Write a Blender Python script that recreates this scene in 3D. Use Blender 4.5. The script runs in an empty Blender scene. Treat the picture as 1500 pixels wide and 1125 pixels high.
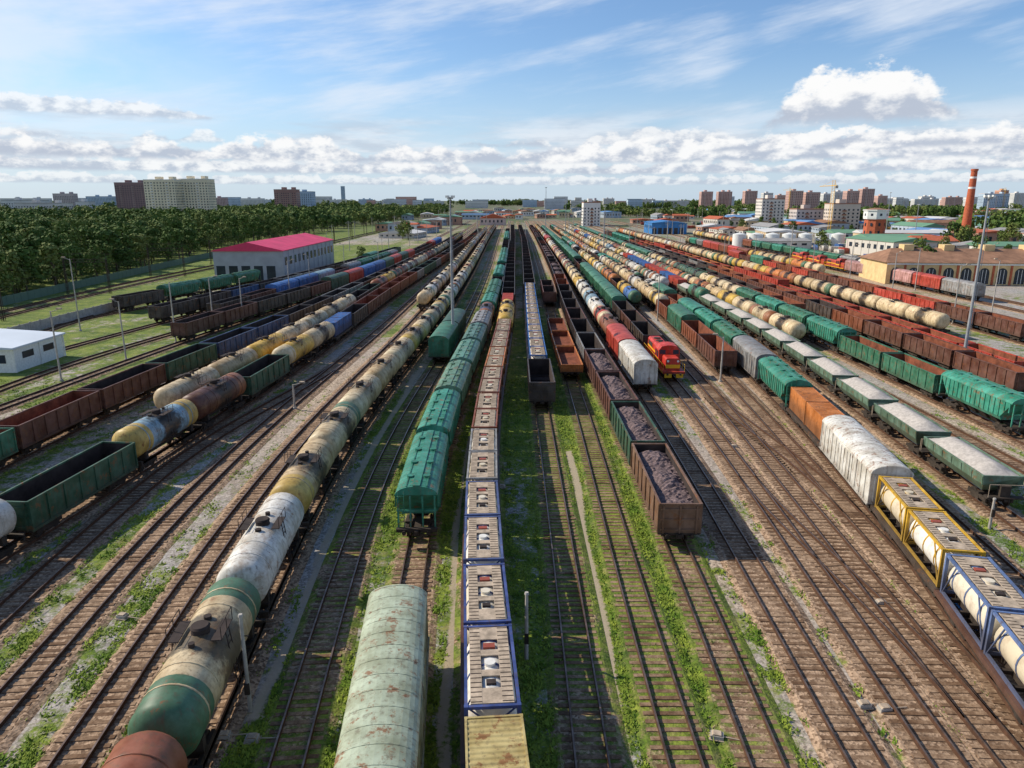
import bpy, math, random
import numpy as np
from mathutils import Vector
R=random.Random(7); NR=np.random.RandomState(5)
sc=bpy.context.scene
F=1050.0; CX=750.0; CY=562.5; P=math.radians(14.4); H=25.0; CP=math.cos(P)
def survey(px,py,h=0.0):
    u=(px-CX)/F; v=(py-CY)/F
    t=(H-h)/(math.sin(P)+v*math.cos(P))
    return u*t, t*(math.cos(P)-v*math.sin(P))
# ------------------------------------------------------------------ node helpers
class S:
    def __init__(s,nt,o): s.nt=nt; s.o=o
    def _m(s,op,b=None,c=None,clamp=False):
        n=s.nt.nodes.new('ShaderNodeMath'); n.operation=op; n.use_clamp=clamp
        s.nt.links.new(s.o,n.inputs[0])
        for i,q in ((1,b),(2,c)):
            if q is None: continue
            if isinstance(q,S): s.nt.links.new(q.o,n.inputs[i])
            else: n.inputs[i].default_value=q
        return S(s.nt,n.outputs[0])
    def __add__(s,b): return s._m('ADD',b)
    def __sub__(s,b): return s._m('SUBTRACT',b)
    def __mul__(s,b): return s._m('MULTIPLY',b)
    def __truediv__(s,b): return s._m('DIVIDE',b)
    def cl(s): return s._m('ADD',0.0,clamp=True)
    def abs(s): return s._m('ABSOLUTE')
    def inv(s): return s._m('MULTIPLY',-1.0)+1.0
    def ss(s,a,b):
        n=s.nt.nodes.new('ShaderNodeMapRange'); n.interpolation_type='SMOOTHSTEP'
        s.nt.links.new(s.o,n.inputs[0]); n.inputs[1].default_value=a; n.inputs[2].default_value=b
        return S(s.nt,n.outputs[0])
def comb(nt,x,y,z):
    n=nt.nodes.new('ShaderNodeCombineXYZ')
    for i,q in enumerate((x,y,z)):
        if isinstance(q,S): nt.links.new(q.o,n.inputs[i])
        else: n.inputs[i].default_value=q
    return S(nt,n.outputs[0])
def sep(nt,v):
    n=nt.nodes.new('ShaderNodeSeparateXYZ'); nt.links.new(v.o,n.inputs[0])
    return [S(nt,o) for o in n.outputs]
def noise(nt,v,scale,detail=3,rough=.55,out=0):
    n=nt.nodes.new('ShaderNodeTexNoise'); nt.links.new(v.o,n.inputs['Vector'])
    n.inputs['Scale'].default_value=scale; n.inputs['Detail'].default_value=detail; n.inputs['Roughness'].default_value=rough
    return S(nt,n.outputs[out])
def vor(nt,v,scale):
    n=nt.nodes.new('ShaderNodeTexVoronoi'); nt.links.new(v.o,n.inputs['Vector']); n.inputs['Scale'].default_value=scale
    return S(nt,n.outputs['Color']),S(nt,n.outputs['Distance'])
def mix(nt,f,a,b,mode='MIX'):
    n=nt.nodes.new('ShaderNodeMix'); n.data_type='RGBA'; n.blend_type=mode
    if isinstance(f,S): nt.links.new(f.o,n.inputs[0])
    else: n.inputs[0].default_value=f
    for i,q in ((6,a),(7,b)):
        if isinstance(q,S): nt.links.new(q.o,n.inputs[i])
        else: n.inputs[i].default_value=(*q[:3],1)
    return S(nt,n.outputs[2])
def vadd(nt,a,b,op='ADD'):
    n=nt.nodes.new('ShaderNodeVectorMath'); n.operation=op
    for i,q in ((0,a),(1,b)):
        if isinstance(q,S): nt.links.new(q.o,n.inputs[i])
        else: n.inputs[i].default_value=q
    return S(nt,n.outputs[0])
def ramp(nt,f,stops,const=False):
    n=nt.nodes.new('ShaderNodeValToRGB'); nt.links.new(f.o,n.inputs[0])
    cr=n.color_ramp
    if const: cr.interpolation='CONSTANT'
    while len(cr.elements)<len(stops): cr.elements.new(.5)
    for e,(p,c) in zip(cr.elements,stops): e.position=p; e.color=(*c,1)
    return S(nt,n.outputs[0])
def newmat(name,rough=.8,metal=0.0):
    m=bpy.data.materials.new(name); m.use_nodes=True
    nt=m.node_tree; b=nt.nodes['Principled BSDF']; b.inputs['Roughness'].default_value=rough; b.inputs['Metallic'].default_value=metal
    try: b.inputs['Specular IOR Level'].default_value=.3
    except: pass
    tc=nt.nodes.new('ShaderNodeTexCoord'); oi=nt.nodes.new('ShaderNodeObjectInfo')
    return m,nt,b,S(nt,tc.outputs['Object']),oi
def setc(nt,b,c): nt.links.new(c.o,b.inputs['Base Color'])
def bump(nt,b,h,st=.5,d=.05):
    n=nt.nodes.new('ShaderNodeBump'); n.inputs['Strength'].default_value=st; n.inputs['Distance'].default_value=d
    nt.links.new(h.o,n.inputs['Height']); nt.links.new(n.outputs[0],b.inputs['Normal'])
def wpos(nt):
    n=nt.nodes.new('ShaderNodeNewGeometry'); return S(nt,n.outputs['Position'])
def simple(name,col,rough=.8,metal=0,var=.35,scale=2.0,world=True):
    m,nt,b,oc,oi=newmat(name,rough,metal)
    n=noise(nt,wpos(nt) if world else oc,scale,4,.65)
    lo=tuple(c*(1-var) for c in col); hi=tuple(min(1,c*(1+var)) for c in col)
    setc(nt,b,ramp(nt,n,[(.3,lo),(.7,hi)])); return m
# ------------------------------------------------------------------ materials
def paint(name,kind='plain',rust=.64,ruststr=.8):
    m,nt,b,oc,oi=newmat(name,.5)
    rnd=S(nt,oi.outputs['Random']); col=S(nt,oi.outputs['Color'])
    off=comb(nt,rnd*37.0,rnd*91.0,rnd*13.0); p=vadd(nt,oc,off)
    if kind=='tank_end':
        col=ramp(nt,rnd,[(0,(.72,.60,.38)),(.22,(.06,.17,.09)),(.45,(.74,.68,.54)),(.62,(.34,.12,.04)),(.76,(.07,.18,.10)),(.9,(.66,.46,.12))],True)
    n1=noise(nt,p,.7,5,.65)
    c=mix(nt,n1.ss(.3,.72),mix(nt,1.0,col,(.60,.56,.50),'MULTIPLY'),mix(nt,.05,col,(.8,.78,.7)))
    st=noise(nt,vadd(nt,p,(2.4,2.4,.2),'MULTIPLY'),1.6,4,.65)
    c=mix(nt,st.ss(.5,.74)*.65,c,(.12,.075,.045))
    n2=noise(nt,p,1.3,7,.74)
    c=mix(nt,n2.ss(rust-.04,rust+.04)*ruststr,c,(.22,.085,.03))
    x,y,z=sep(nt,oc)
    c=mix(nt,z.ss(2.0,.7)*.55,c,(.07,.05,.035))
    if kind=='tank':
        w=(y.abs()+(noise(nt,p,1.1,6,.75)-.5)*5.0)
        s=w.ss(2.3,1.0)*((rnd*7.31)._m('FRACT').ss(.12,.4))
        c=mix(nt,s*.95,c,(.026,.02,.016))
        g=noise(nt,vadd(nt,p,(1,.5,1),'MULTIPLY'),1.1,6,.7).ss(.49,.68)
        c=mix(nt,g*.55,c,(.24,.13,.055))
    setc(nt,b,c); bump(nt,b,n1,.25,.03)
    return m
M={}
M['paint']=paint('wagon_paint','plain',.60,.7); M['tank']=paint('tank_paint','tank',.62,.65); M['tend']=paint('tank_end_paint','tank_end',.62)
M['oldroof']=paint('rusty_roof_paint','roof',.585,.85)
M['chassis']=simple('chassis_dark',(.045,.034,.026),.8,0,.5,1.5)
M['rustin']=simple('rusty_interior',(.19,.06,.03),.9,0,.5,.9)
M['darkin']=simple('dark_interior',(.042,.03,.026),.9,0,.5,.9)
M['walk']=simple('weathered_walkway',(.42,.33,.24),.8,0,.4,2.2)
M['coal']=simple('coal_load',(.17,.12,.115),.95,0,.6,4)
M['gravel_load']=simple('gravel_load',(.44,.40,.36),.95,0,.25,3)
M['frame']=paint('container_frame_paint','plain',.72,.4)
M['glass']=simple('window_glass',(.03,.04,.055),.15,0,.3,.2)
M['yellow']=simple('yellow_trim',(.8,.45,.02),.5,0,.15,3)
M['red']=simple('red_trim',(.30,.07,.04),.5,0,.2,3)
M['white']=simple('white_trim',(.74,.74,.70),.6,0,.15,3)
m,nt,b,oc,oi=newmat('container_tank_shell',.45)
rnd=S(nt,oi.outputs['Random']); n1=noise(nt,vadd(nt,oc,comb(nt,rnd*40.,rnd*9.,0.)),1.1,6,.65)
c=ramp(nt,rnd,[(0,(.70,.62,.48)),(.35,(.76,.73,.66)),(.7,(.62,.53,.38))],True)
c=mix(nt,n1.ss(.45,.75)*.6,c,(.30,.19,.11)); setc(nt,b,c); M['tankc']=m
m,nt,b,oc,oi=newmat('rail_steel',.35,.6); setc(nt,b,ramp(nt,noise(nt,wpos(nt),1.5,3),[(.3,(.12,.07,.045)),(.7,(.30,.21,.16))])); M['rail']=m
m,nt,b,oc,oi=newmat('rail_side_rust',.9,0); setc(nt,b,ramp(nt,noise(nt,wpos(nt),3,3),[(.3,(.055,.027,.015)),(.7,(.11,.052,.028))])); M['railside']=m
m,nt,b,oc,oi=newmat('sleeper',.95); w=wpos(nt)
n=noise(nt,w,.35,3,.6); n2=noise(nt,w,3.5,4,.7)
c=mix(nt,n.ss(.35,.65),(.19,.11,.06),(.40,.275,.175)); c=mix(nt,n2.ss(.35,.7),mix(nt,1.0,c,(.5,.45,.42),'MULTIPLY'),c); setc(nt,b,c); M['sleeper']=m
def gravelcol(nt,w,dark,light,sc=5.5):
    vc,vd=vor(nt,w,sc); x,y,z=sep(nt,vc)
    n=noise(nt,w,1.2,5,.65)
    f=(x*.55+n*.6-.08)
    return mix(nt,f.ss(.15,.85),dark,light),vd
def grasscol(nt,w):
    a=noise(nt,w,.28,4,.6); b_=noise(nt,w,3.2,5,.75)
    c=mix(nt,a.ss(.35,.65),(.095,.165,.014),(.25,.30,.035))
    c=mix(nt,b_.ss(.36,.64),mix(nt,1.0,c,(.38,.45,.38),'MULTIPLY'),c)
    return mix(nt,noise(nt,w,.9,3).ss(.52,.75)*.55,c,(.36,.28,.12))
def grassmask(nt,w,A):
    fine=noise(nt,w,4.5,4,.7)
    gm=(noise(nt,w,.55,7,.76)*1.4-.2+(A[0]-.5)*.9).ss(.44,.66)
    return (gm-fine.ss(.54,.70)*.5).cl(),fine
def maskattr(nt):
    at=nt.nodes.new('ShaderNodeAttribute'); at.attribute_name='mask'; return sep(nt,S(nt,at.outputs['Color']))
m,nt,b,oc,oi=newmat('ballast',.95); w=wpos(nt); A=maskattr(nt)
c,vd=gravelcol(nt,w,(.14,.085,.05),(.50,.345,.225),7)
big=noise(nt,vadd(nt,w,(1,.12,1),'MULTIPLY'),.45,4,.6)
c=mix(nt,big.ss(.48,.72)*.5,c,mix(nt,.6,c,(.07,.042,.027)))
gm,fine=grassmask(nt,w,A)
c=mix(nt,gm*.95,c,grasscol(nt,w)); setc(nt,b,c); bump(nt,b,vd,.5,.05); M['ballast']=m
m,nt,b,oc,oi=newmat('yard_ground',.97); w=wpos(nt); A=maskattr(nt)
c,vd=gravelcol(nt,w,(.20,.145,.10),(.60,.48,.36),6.5)
grey,_=gravelcol(nt,w,(.19,.175,.16),(.52,.49,.46),8)
c=mix(nt,A[1].cl(),c,grey)
soil=noise(nt,vadd(nt,w,(1,.3,1),'MULTIPLY'),.35,5,.65)
c=mix(nt,soil.ss(.52,.74)*.5,c,(.15,.095,.06))
gm,fine=grassmask(nt,w,A)
c=mix(nt,gm,c,grasscol(nt,w))
pm=(A[2]+(fine-.5)*.8).ss(.35,.6)
c=mix(nt,pm*.85,c,(.44,.35,.25))
fy=sep(nt,w)[1].ss(420,1000)
c=mix(nt,fy*.85,c,mix(nt,noise(nt,vadd(nt,w,(1,.3,1),'MULTIPLY'),.02,6,.65).ss(.42,.6),(.06,.095,.03),(.17,.15,.10)))
setc(nt,b,c); bump(nt,b,noise(nt,w,6,4,.7),.6,.06); M['ground']=m
m,nt,b,oc,oi=newmat('grass_blades',.9); w=wpos(nt)
n=noise(nt,w,.5,3,.6); n2=noise(nt,w,5,2,.6)
c=mix(nt,n.ss(.35,.65),(.12,.21,.016),(.31,.37,.045)); c=mix(nt,n2.ss(.3,.7),mix(nt,1.0,c,(.6,.65,.6),'MULTIPLY'),c); setc(nt,b,c); M['grass']=m
m,nt,b,oc,oi=newmat('foliage',.9); w=wpos(nt); rnd=S(nt,oi.outputs['Random'])
n=noise(nt,w,.35,3,.6)
c=ramp(nt,(rnd*.5+n*.7).cl(),[(.3,(.045,.085,.016)),(.55,(.085,.14,.026)),(.85,(.15,.18,.045))]); setc(nt,b,c); M['leaf']=m
M['bark']=simple('bark',(.11,.085,.06),.95)
M['concrete']=simple('concrete',(.40,.37,.33),.9,0,.25,1.5)
M['steelpole']=simple('painted_steel_pole',(.34,.35,.36),.6,.3,.2,1)
M['brick']=simple('red_brick',(.44,.115,.055),.9,0,.3,1.2)
M['roofgrey']=simple('grey_roof',(.30,.29,.28),.9,0,.3,.3)
M['roofbrown']=simple('brown_roof',(.28,.15,.09),.9,0,.35,.3)
M['pinkroof']=simple('crimson_sheet_roof',(.68,.05,.13),.6,0,.18,.2)
M['bluewall']=simple('blue_cladding',(.05,.20,.46),.6,0,.2,.3)
M['cream']=simple('cream_render',(.66,.48,.24),.9,0,.2,.5)
M['greyclad']=simple('grey_cladding',(.36,.37,.41),.7,0,.12,.3)
M['hose']=simple('blue_hose',(.05,.2,.5),.5)
# ------------------------------------------------------------------ mesh builder
class MB:
    def __init__(s): s.v=[];s.f=[];s.m=[];s.s=[]
    def add(s,vs,fs,m,sm=False):
        o=len(s.v); s.v+=[tuple(q) for q in vs]
        for f in fs: s.f.append(tuple(o+i for i in f)); s.m.append(m); s.s.append(sm)
    def box(s,x0,x1,y0,y1,z0,z1,m):
        s.add([(x0,y0,z0),(x1,y0,z0),(x1,y1,z0),(x0,y1,z0),(x0,y0,z1),(x1,y0,z1),(x1,y1,z1),(x0,y1,z1)],
              [(0,3,2,1),(4,5,6,7),(0,1,5,4),(1,2,6,5),(2,3,7,6),(3,0,4,7)],m)
    def prism(s,pr,y0,y1,m,sm=False,capm=None):
        n=len(pr); s.add([(x,y0,z) for x,z in pr]+[(x,y1,z) for x,z in pr],[(i,(i+1)%n,n+(i+1)%n,n+i) for i in range(n)],m,sm)
        s.add([(x,y0,z) for x,z in pr],[tuple(range(n))],m if capm is None else capm)
        s.add([(x,y1,z) for x,z in pr],[tuple(range(n))[::-1]],m if capm is None else capm)
    def lathe(s,rings,cx,cz,seg,ms):
        vs=[];
        for y,r in rings:
            for k in range(seg):
                a=2*math.pi*k/seg; vs.append((cx+r*math.sin(a),y,cz+r*math.cos(a)))
        o=len(s.v); s.v+=vs
        for i in range(len(rings)-1):
            for k in range(seg):
                k2=(k+1)%seg
                s.f.append((o+i*seg+k,o+i*seg+k2,o+(i+1)*seg+k2,o+(i+1)*seg+k)); s.m.append(ms[i]); s.s.append(True)
    def rod(s,a,b,r0,r1,seg,m,caps=True,sm=True):
        a=Vector(a);b=Vector(b);d=(b-a).normalized(); u=d.orthogonal().normalized(); w=d.cross(u)
        vs=[]
        for c,r in ((a,r0),(b,r1)):
            for k in range(seg):
                t=2*math.pi*k/seg; vs.append(c+u*(r*math.cos(t))+w*(r*math.sin(t)))
        s.add(vs,[(k,(k+1)%seg,seg+(k+1)%seg,seg+k) for k in range(seg)],m,sm)
        if caps: s.add(vs[seg:],[tuple(range(seg))],m); s.add(vs[:seg],[tuple(range(seg))[::-1]],m)
    def mesh(s,name,mats):
        me=bpy.data.meshes.new(name); me.from_pydata(s.v,[],s.f)
        for q in mats: me.materials.append(q)
        me.polygons.foreach_set('material_index',s.m); me.polygons.foreach_set('use_smooth',s.s); me.update()
        return me
def obj(name,me,loc=(0,0,0),rz=0,color=None,parent=None):
    o=bpy.data.objects.new(name,me); o.location=loc; o.rotation_euler=(0,0,rz)
    if color is not None: o.color=(*color[:3],1)
    sc.collection.objects.link(o)
    if parent: o.parent=parent
    return o
def npmesh(name,V,Fc,mats,mi=None,smooth=False,col=None):
    V=np.asarray(V,np.float32); Fc=np.asarray(Fc,np.int32); k=Fc.shape[1]
    me=bpy.data.meshes.new(name); me.vertices.add(len(V)); me.vertices.foreach_set('co',V.ravel())
    me.loops.add(Fc.size); me.loops.foreach_set('vertex_index',Fc.ravel())
    me.polygons.add(len(Fc)); me.polygons.foreach_set('loop_start',np.arange(0,Fc.size,k,dtype=np.int32))
    try: me.polygons.foreach_set('loop_total',np.full(len(Fc),k,np.int32))
    except Exception: pass
    for q in mats: me.materials.append(q)
    if mi is not None: me.polygons.foreach_set('material_index',np.asarray(mi,np.int32))
    me.polygons.foreach_set('use_smooth',np.full(len(Fc),smooth))
    me.update(calc_edges=True)
    if col is not None:
        ca=me.color_attributes.new('mask','FLOAT_COLOR','POINT'); ca.data.foreach_set('color',np.asarray(col,np.float32).ravel())
    return me
# ------------------------------------------------------------------ wagons (local +Y = along track, origin on rail top)
def bogies(b,L,m=1,off=None,w=1.0):
    off=off or L/2-2.6
    for c in (-off,off):
        for a in (-.92,.92):
            for sx in (-.79,.79):
                b.rod((sx-.07,c+a,.475),(sx+.07,c+a,.475),.475,.475,14,m)
            b.rod((-.8,c+a,.475),(.8,c+a,.475),.09,.09,6,m)
        for sx in (-1.02,1.02):
            b.box(sx-.09,sx+.09,c-1.35,c+1.35,.45,.75,m); b.box(sx-.11,sx+.11,c-.35,c+.35,.3,.62,m)
        b.box(-1.1,1.1,c-.25,c+.25,.55,.9,m)
    for s in (-1,1):
        b.box(-.14,.14,s*L/2-(.5 if s>0 else 0),s*L/2+(.5 if s<0 else 0),.85,1.15,m)
def tank(variant):
    b=MB(); L=12.0
    bogies(b,L,1,3.9)
    b.box(-.3,.3,-5.6,5.6,.95,1.3,1)
    for s in (-1,1):
        b.box(-1.5,1.5,s*5.55-.12,s*5.55+.12,.9,1.3,1)
        b.box(-1.2,1.2,s*4.2-.2,s*4.2+.2,1.1,1.75,1)
        for k in (-1,1):
            b.box(k*1.5-.04,k*1.5+.04,-5.5,5.5,1.05,1.18,1)
            b.rod((k*.9,s*5.67,1.1),(k*.9,s*5.95,1.1),.1,.16,8,1)
    cz=2.8; e=[(-5.75,.01),(-5.72,.55),(-5.62,1.0),(-5.42,1.33),(-5.15,1.5)]
    if variant==0: rings=e+[(-2.4,1.5),(2.4,1.5)]+[(-y,r) for y,r in e[::-1]]; ms=[0]*11
    else: rings=e+[(-3.3,1.5),(3.3,1.5)]+[(-y,r) for y,r in e[::-1]]; ms=[3]*5+[0]+[3 if variant==2 else 0]*5
    b.lathe(rings,0,cz,28,ms)
    for y in (-4.0,-2.45,2.45,4.0): b.lathe([(y-.05,1.5),(y-.05,1.525),(y+.05,1.525),(y+.05,1.5)],0,cz,28,[0]*3)
    b.rod((0,0,4.2),(0,0,4.55),.45,.43,14,2); b.rod((0,0,4.55),(0,0,4.65),.48,.4,14,2)
    b.rod((0,1.3,4.25),(0,1.3,4.5),.16,.16,8,2); b.rod((0,-1.1,4.25),(0,-1.1,4.45),.2,.2,8,2)
    for k in (-1,1):
        b.box(min(k*.75,k*1.25),max(k*.75,k*1.25),-.9,.9,4.28,4.33,2)
        for y in (-.9,0,.9): b.rod((k*1.25,y,4.3),(k*1.25,y,5.0),.022,.022,5,2)
        b.rod((k*1.25,-.9,5.0),(k*1.25,.9,5.0),.022,.022,5,2)
        for y in (-.25,.25): b.rod((k*1.25,y,4.3),(k*1.62,y,1.2),.03,.03,5,2)
        for q in range(9):
            t=q/9; x=k*(1.62-.37*t); b.rod((x,-.25,1.3+3*t),(x,.25,1.3+3*t),.02,.02,4,2,False)
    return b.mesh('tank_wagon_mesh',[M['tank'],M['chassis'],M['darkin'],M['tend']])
def gondola(load=None,inner='darkin',short=False):
    b=MB(); L=13.9; hw=1.5; y1=6.6; z0=1.15; z1=3.35 if not short else 2.1
    bogies(b,L,1); b.box(-.25,.25,-6.8,6.8,.85,1.15,1)
    b.box(-hw,hw,-y1,y1,z0-.15,z0,1); b.box(-hw+.06,hw-.06,-y1+.06,y1-.06,z0,z0+.05,2)
    t=.06
    for s in (-1,1):
        xo=s*hw; xi=s*(hw-t)
        b.add([(xo,-y1,z0),(xo,y1,z0),(xo,y1,z1),(xo,-y1,z1)],[(0,1,2,3)],0)
        b.add([(xi,-y1,z0),(xi,y1,z0),(xi,y1,z1),(xi,-y1,z1)],[(0,1,2,3)],2)
        b.box(min(xo-s*.08,xo+s*.07),max(xo-s*.08,xo+s*.07),-y1-.05,y1+.05,z1-.02,z1+.12,0)
        b.box(min(xo,xo+s*.08),max(xo,xo+s*.08),-y1,y1,z0-.1,z0+.12,0)
        n=8
        for i in range(n):
            y=-y1+.1+i*(2*y1-.2)/(n-1); b.box(min(xo,xo+s*.1),max(xo,xo+s*.1),y-.08,y+.08,z0+.12,z1-.02,0)
        yo=s*y1; yi=s*(y1-t)
        b.add([(-hw,yo,z0),(hw,yo,z0),(hw,yo,z1),(-hw,yo,z1)],[(0,1,2,3)],0)
        b.add([(-hw+t,yi,z0),(hw-t,yi,z0),(hw-t,yi,z1),(-hw+t,yi,z1)],[(0,1,2,3)],2)
        b.box(-hw+.08,hw-.08,yo-.07,yo+.07,z1-.02,z1+.115,0)
        for z in np.linspace(z0+.2,z1-.4,3 if not short else 1): b.box(-hw+.1,hw-.1,min(yo,yo+s*.08),max(yo,yo+s*.08),z,z+.12,0)
        for x in (-1.2,0,1.2): b.box(x-.07,x+.07,min(yo,yo+s*.11),max(yo,yo+s*.11),z0,z1-.03,0)
        for k in (-1,1): b.rod((k*.9,s*6.65,1.0),(k*.9,s*6.93,1.0),.1,.17,8,1)
    if not short:
        for i in range(6):
            y=-5.3+i*2.12; b.box(-hw+.07,hw-.07,y-.06,y+.06,z0+.05,z0+.16,2)
    if load:
        nx,ny=12,60; rr=np.random.RandomState(3 if load=='coal' else 4); g=rr.rand(nx+1,ny+1)
        vs=[];fs=[]
        for i in range(nx+1):
            for j in range(ny+1):
                x=-hw+.07+(2*hw-.14)*i/nx; y=-y1+.07+(2*y1-.14)*j/ny
                hh=.55*(1-(x/hw)**2)*(.6+.4*math.cos(y*1.1+1))+.2*g[i,j]
                if abs(y)>y1-1.2: hh*=max(0,(y1-abs(y))/1.2)
                vs.append((x,y,z1-.75+hh))
        for i in range(nx):
            for j in range(ny): a=i*(ny+1)+j; fs.append((a,a+ny+1,a+ny+2,a+1))
        b.add(vs,fs,3)
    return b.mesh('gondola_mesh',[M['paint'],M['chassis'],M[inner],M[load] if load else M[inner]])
def boxcar(roofm='paint'):
    b=MB(); L=14.7;y1=6.95;hw=1.5
    bogies(b,L,1); b.box(-.25,.25,-7.2,7.2,.85,1.15,1); b.box(-hw,hw,-y1,y1,1.0,1.15,1)
    roof=[(1.58,3.75)]+[(1.58*math.cos(a),3.75+.72*math.sin(a)) for a in np.linspace(.12,math.pi-.12,15)]+[(-1.58,3.75)]
    b.prism([(-hw,1.15),(hw,1.15),(hw,3.75),(-hw,3.75)],-y1,y1,0)
    b.prism(roof,-y1-.06,y1+.06,2,False,0)
    for i in range(14):
        y=-y1+.05+i*(2*y1-.1)/13
        pts=[(1.585*math.cos(a),3.755+.735*math.sin(a)) for a in np.linspace(.1,math.pi-.1,11)]
        vs=[(x,y-.035,z) for x,z in pts]+[(x,y+.035,z) for x,z in pts]; b.add(vs,[(k,k+1,12+k-0,11+k) for k in range(10)],2)
    for s in (-1,1):
        n=13
        for i in range(n):
            y=-y1+.06+i*(2*y1-.12)/(n-1)
            if abs(y)<1.9: continue
            b.box(min(s*hw,s*(hw+.07)),max(s*hw,s*(hw+.07)),y-.06,y+.06,1.2,3.72,0)
        b.box(min(s*hw,s*(hw+.1)),max(s*hw,s*(hw+.1)),-1.8,1.8,1.2,3.6,0)
        for y in (-1.2,-.4,.4,1.2): b.box(min(s*(hw+.1),s*(hw+.15)),max(s*(hw+.1),s*(hw+.15)),y-.04,y+.04,1.25,3.55,0)
        b.box(min(s*hw,s*(hw+.14)),max(s*hw,s*(hw+.14)),-y1,y1,1.08,1.2,0)
        for x in (-1.2,-.6,0,.6,1.2): b.box(x-.05,x+.05,min(s*y1,s*(y1+.07)),max(s*y1,s*(y1+.07)),1.2,3.7,0)
    return b.mesh('boxcar_mesh',[M['paint'],M['chassis'],M[roofm]])
def hopper():
    b=MB(); L=14.7;y1=6.5;hw=1.52
    bogies(b,L,1); b.box(-.25,.25,-7.1,7.1,.85,1.15,1)
    for s in (-1,1): b.box(-1.5,1.5,s*6.9-.2,s*6.9+.2,1.0,1.25,1)
    zt=3.7
    prb=[(-1.3,1.5),(1.3,1.5),(hw,1.9),(hw,zt),(-hw,zt),(-hw,1.9)]
    vs=[(x,(-y1 if z>2.6 else -y1+1.6),z) for x,z in prb]+[(x,(y1 if z>2.6 else y1-1.6),z) for x,z in prb]; n=6
    b.add(vs,[(i,(i+1)%n,n+(i+1)%n,n+i) for i in range(n)]+[(0,1,2,5),(5,2,3,4),(6,11,8,7),(11,10,9,8)],0)
    arch=[(1.56,zt)]+[(1.56*math.cos(a),zt+.68*math.sin(a)) for a in np.linspace(.15,math.pi-.15,15)]+[(-1.56,zt)]
    b.prism(arch,-y1-.05,y1+.05,0,False)
    for i in range(16):
        y=-y1+.2+i*(2*y1-.4)/15
        for s in (-1,1):
            zb=1.9 if abs(y)<4.7 else 2.7
            b.box(min(s*hw,s*(hw+.09)),max(s*hw,s*(hw+.09)),y-.06,y+.06,zb,zt-.02,0)
        pts=[(1.57*math.cos(a),zt+.695*math.sin(a)) for a in np.linspace(.1,math.pi-.1,11)]
        b.add([(x,y-.04,z) for x,z in pts]+[(x,y+.04,z) for x,z in pts],[(k,k+1,12+k,11+k) for k in range(10)],0)
    b.box(-.28,.28,-y1,y1,zt+.71,zt+.75,0)
    for s in (-1,1):
        b.box(s*.75-.02,s*.75+.02,-y1,y1,zt+.64,zt+.7,0)
    for y in (-4.5,-1.5,1.5,4.5):
        b.rod((.62,y,zt+.5),(.62,y,zt+.78),.28,.28,12,0); b.rod((-.62,y,zt+.5),(-.62,y,zt+.78),.28,.28,12,0)
    for s in (-1,1):
        for x in (-1.35,-.45,.45,1.35): b.box(x-.06,x+.06,s*6.7-.06,s*6.7+.06,1.2,zt,0)
        b.box(-1.45,1.45,s*6.72-.05,s*6.72+.05,2.5,2.62,0)
        for x in (.9,1.3): b.rod((x,s*6.85,1.2),(x,s*6.7,zt+.4),.03,.03,5,0)
        for q in range(8): b.rod((.9,s*6.82,1.4+q*.33),(1.3,s*6.82,1.4+q*.33),.02,.02,4,0)
        for k in (-1,1): b.rod((k*.9,s*7.1,1.05),(k*.9,s*7.35,1.05),.1,.17,8,1)
    for y in (-3,-1,1,3): b.prism([(-1.2,1.5),(1.2,1.5),(.5,.7),(-.5,.7)],y-.6,y+.6,1)
    return b.mesh('hopper_mesh',[M['paint'],M['chassis'],M['paint']])
def ballast_wagon():
    b=MB(); L=11.6;y1=5.0
    bogies(b,L,1,3.6); b.box(-.25,.25,-5.6,5.6,.85,1.15,1)
    t=[(1.0,1.2),(1.55,2.0),(1.6,2.75)]
    for s in (-1,1):
        for i in range(2):
            (xa,za),(xb,zb)=t[i],t[i+1]
            b.add([(s*xa,-y1+.9*(1-i),za),(s*xa,y1-.9*(1-i),za),(s*xb,y1,zb),(s*xb,-y1,zb)],[(0,1,2,3)],0)
        b.box(min(s*1.55,s*1.66),max(s*1.55,s*1.66),-y1-.05,y1+.05,2.72,2.84,0)
        b.box(-1.55,1.55,s*y1-.06,s*y1+.06,2.71,2.83,0)
        b.add([(-1.6,s*y1,2.75),(1.6,s*y1,2.75),(1.55,s*y1,2.0),(1.0,s*(y1-.9),1.2),(-1.0,s*(y1-.9),1.2),(-1.55,s*y1,2.0)],[(0,1,2,3,4,5)],0)
        for y in np.linspace(-y1+.1,y1-.1,7): b.add([(s*1.58,y-.06,2.0),(s*1.58,y+.06,2.0),(s*1.68,y+.06,2.72),(s*1.68,y-.06,2.72)],[(0,1,2,3)],0)
        b.box(-1.5,1.5,s*5.5-.3,s*5.5+.3,1.1,1.2,1)
        for x in (-1.4,1.4): b.rod((x,s*5.7,1.2),(x,s*5.7,2.3),.03,.03,5,2)
        b.rod((-1.4,s*5.7,2.3),(1.4,s*5.7,2.3),.03,.03,5,2)
        b.box(-.4,.4,s*5.3-.25,s*5.3+.25,1.2,2.1,1)
    nx,ny=12,44; g=np.random.RandomState(8).rand(nx+1,ny+1); vs=[];fs=[]
    for i in range(nx+1):
        for j in range(ny+1):
            x=-1.52+3.04*i/nx; y=-y1+.08+(2*y1-.16)*j/ny
            e=min(1,(y1-abs(y))/1.6)*(1-abs(x/1.55)**1.5); vs.append((x,y,2.62+.75*e+.06*g[i,j]))
    for i in range(nx):
        for j in range(ny): a=i*(ny+1)+j; fs.append((a,a+ny+1,a+ny+2,a+1))
    b.add(vs,fs,3,True)
    return b.mesh('ballast_wagon_mesh',[M['paint'],M['chassis'],M['walk'],M['gravel_load']])
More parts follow.
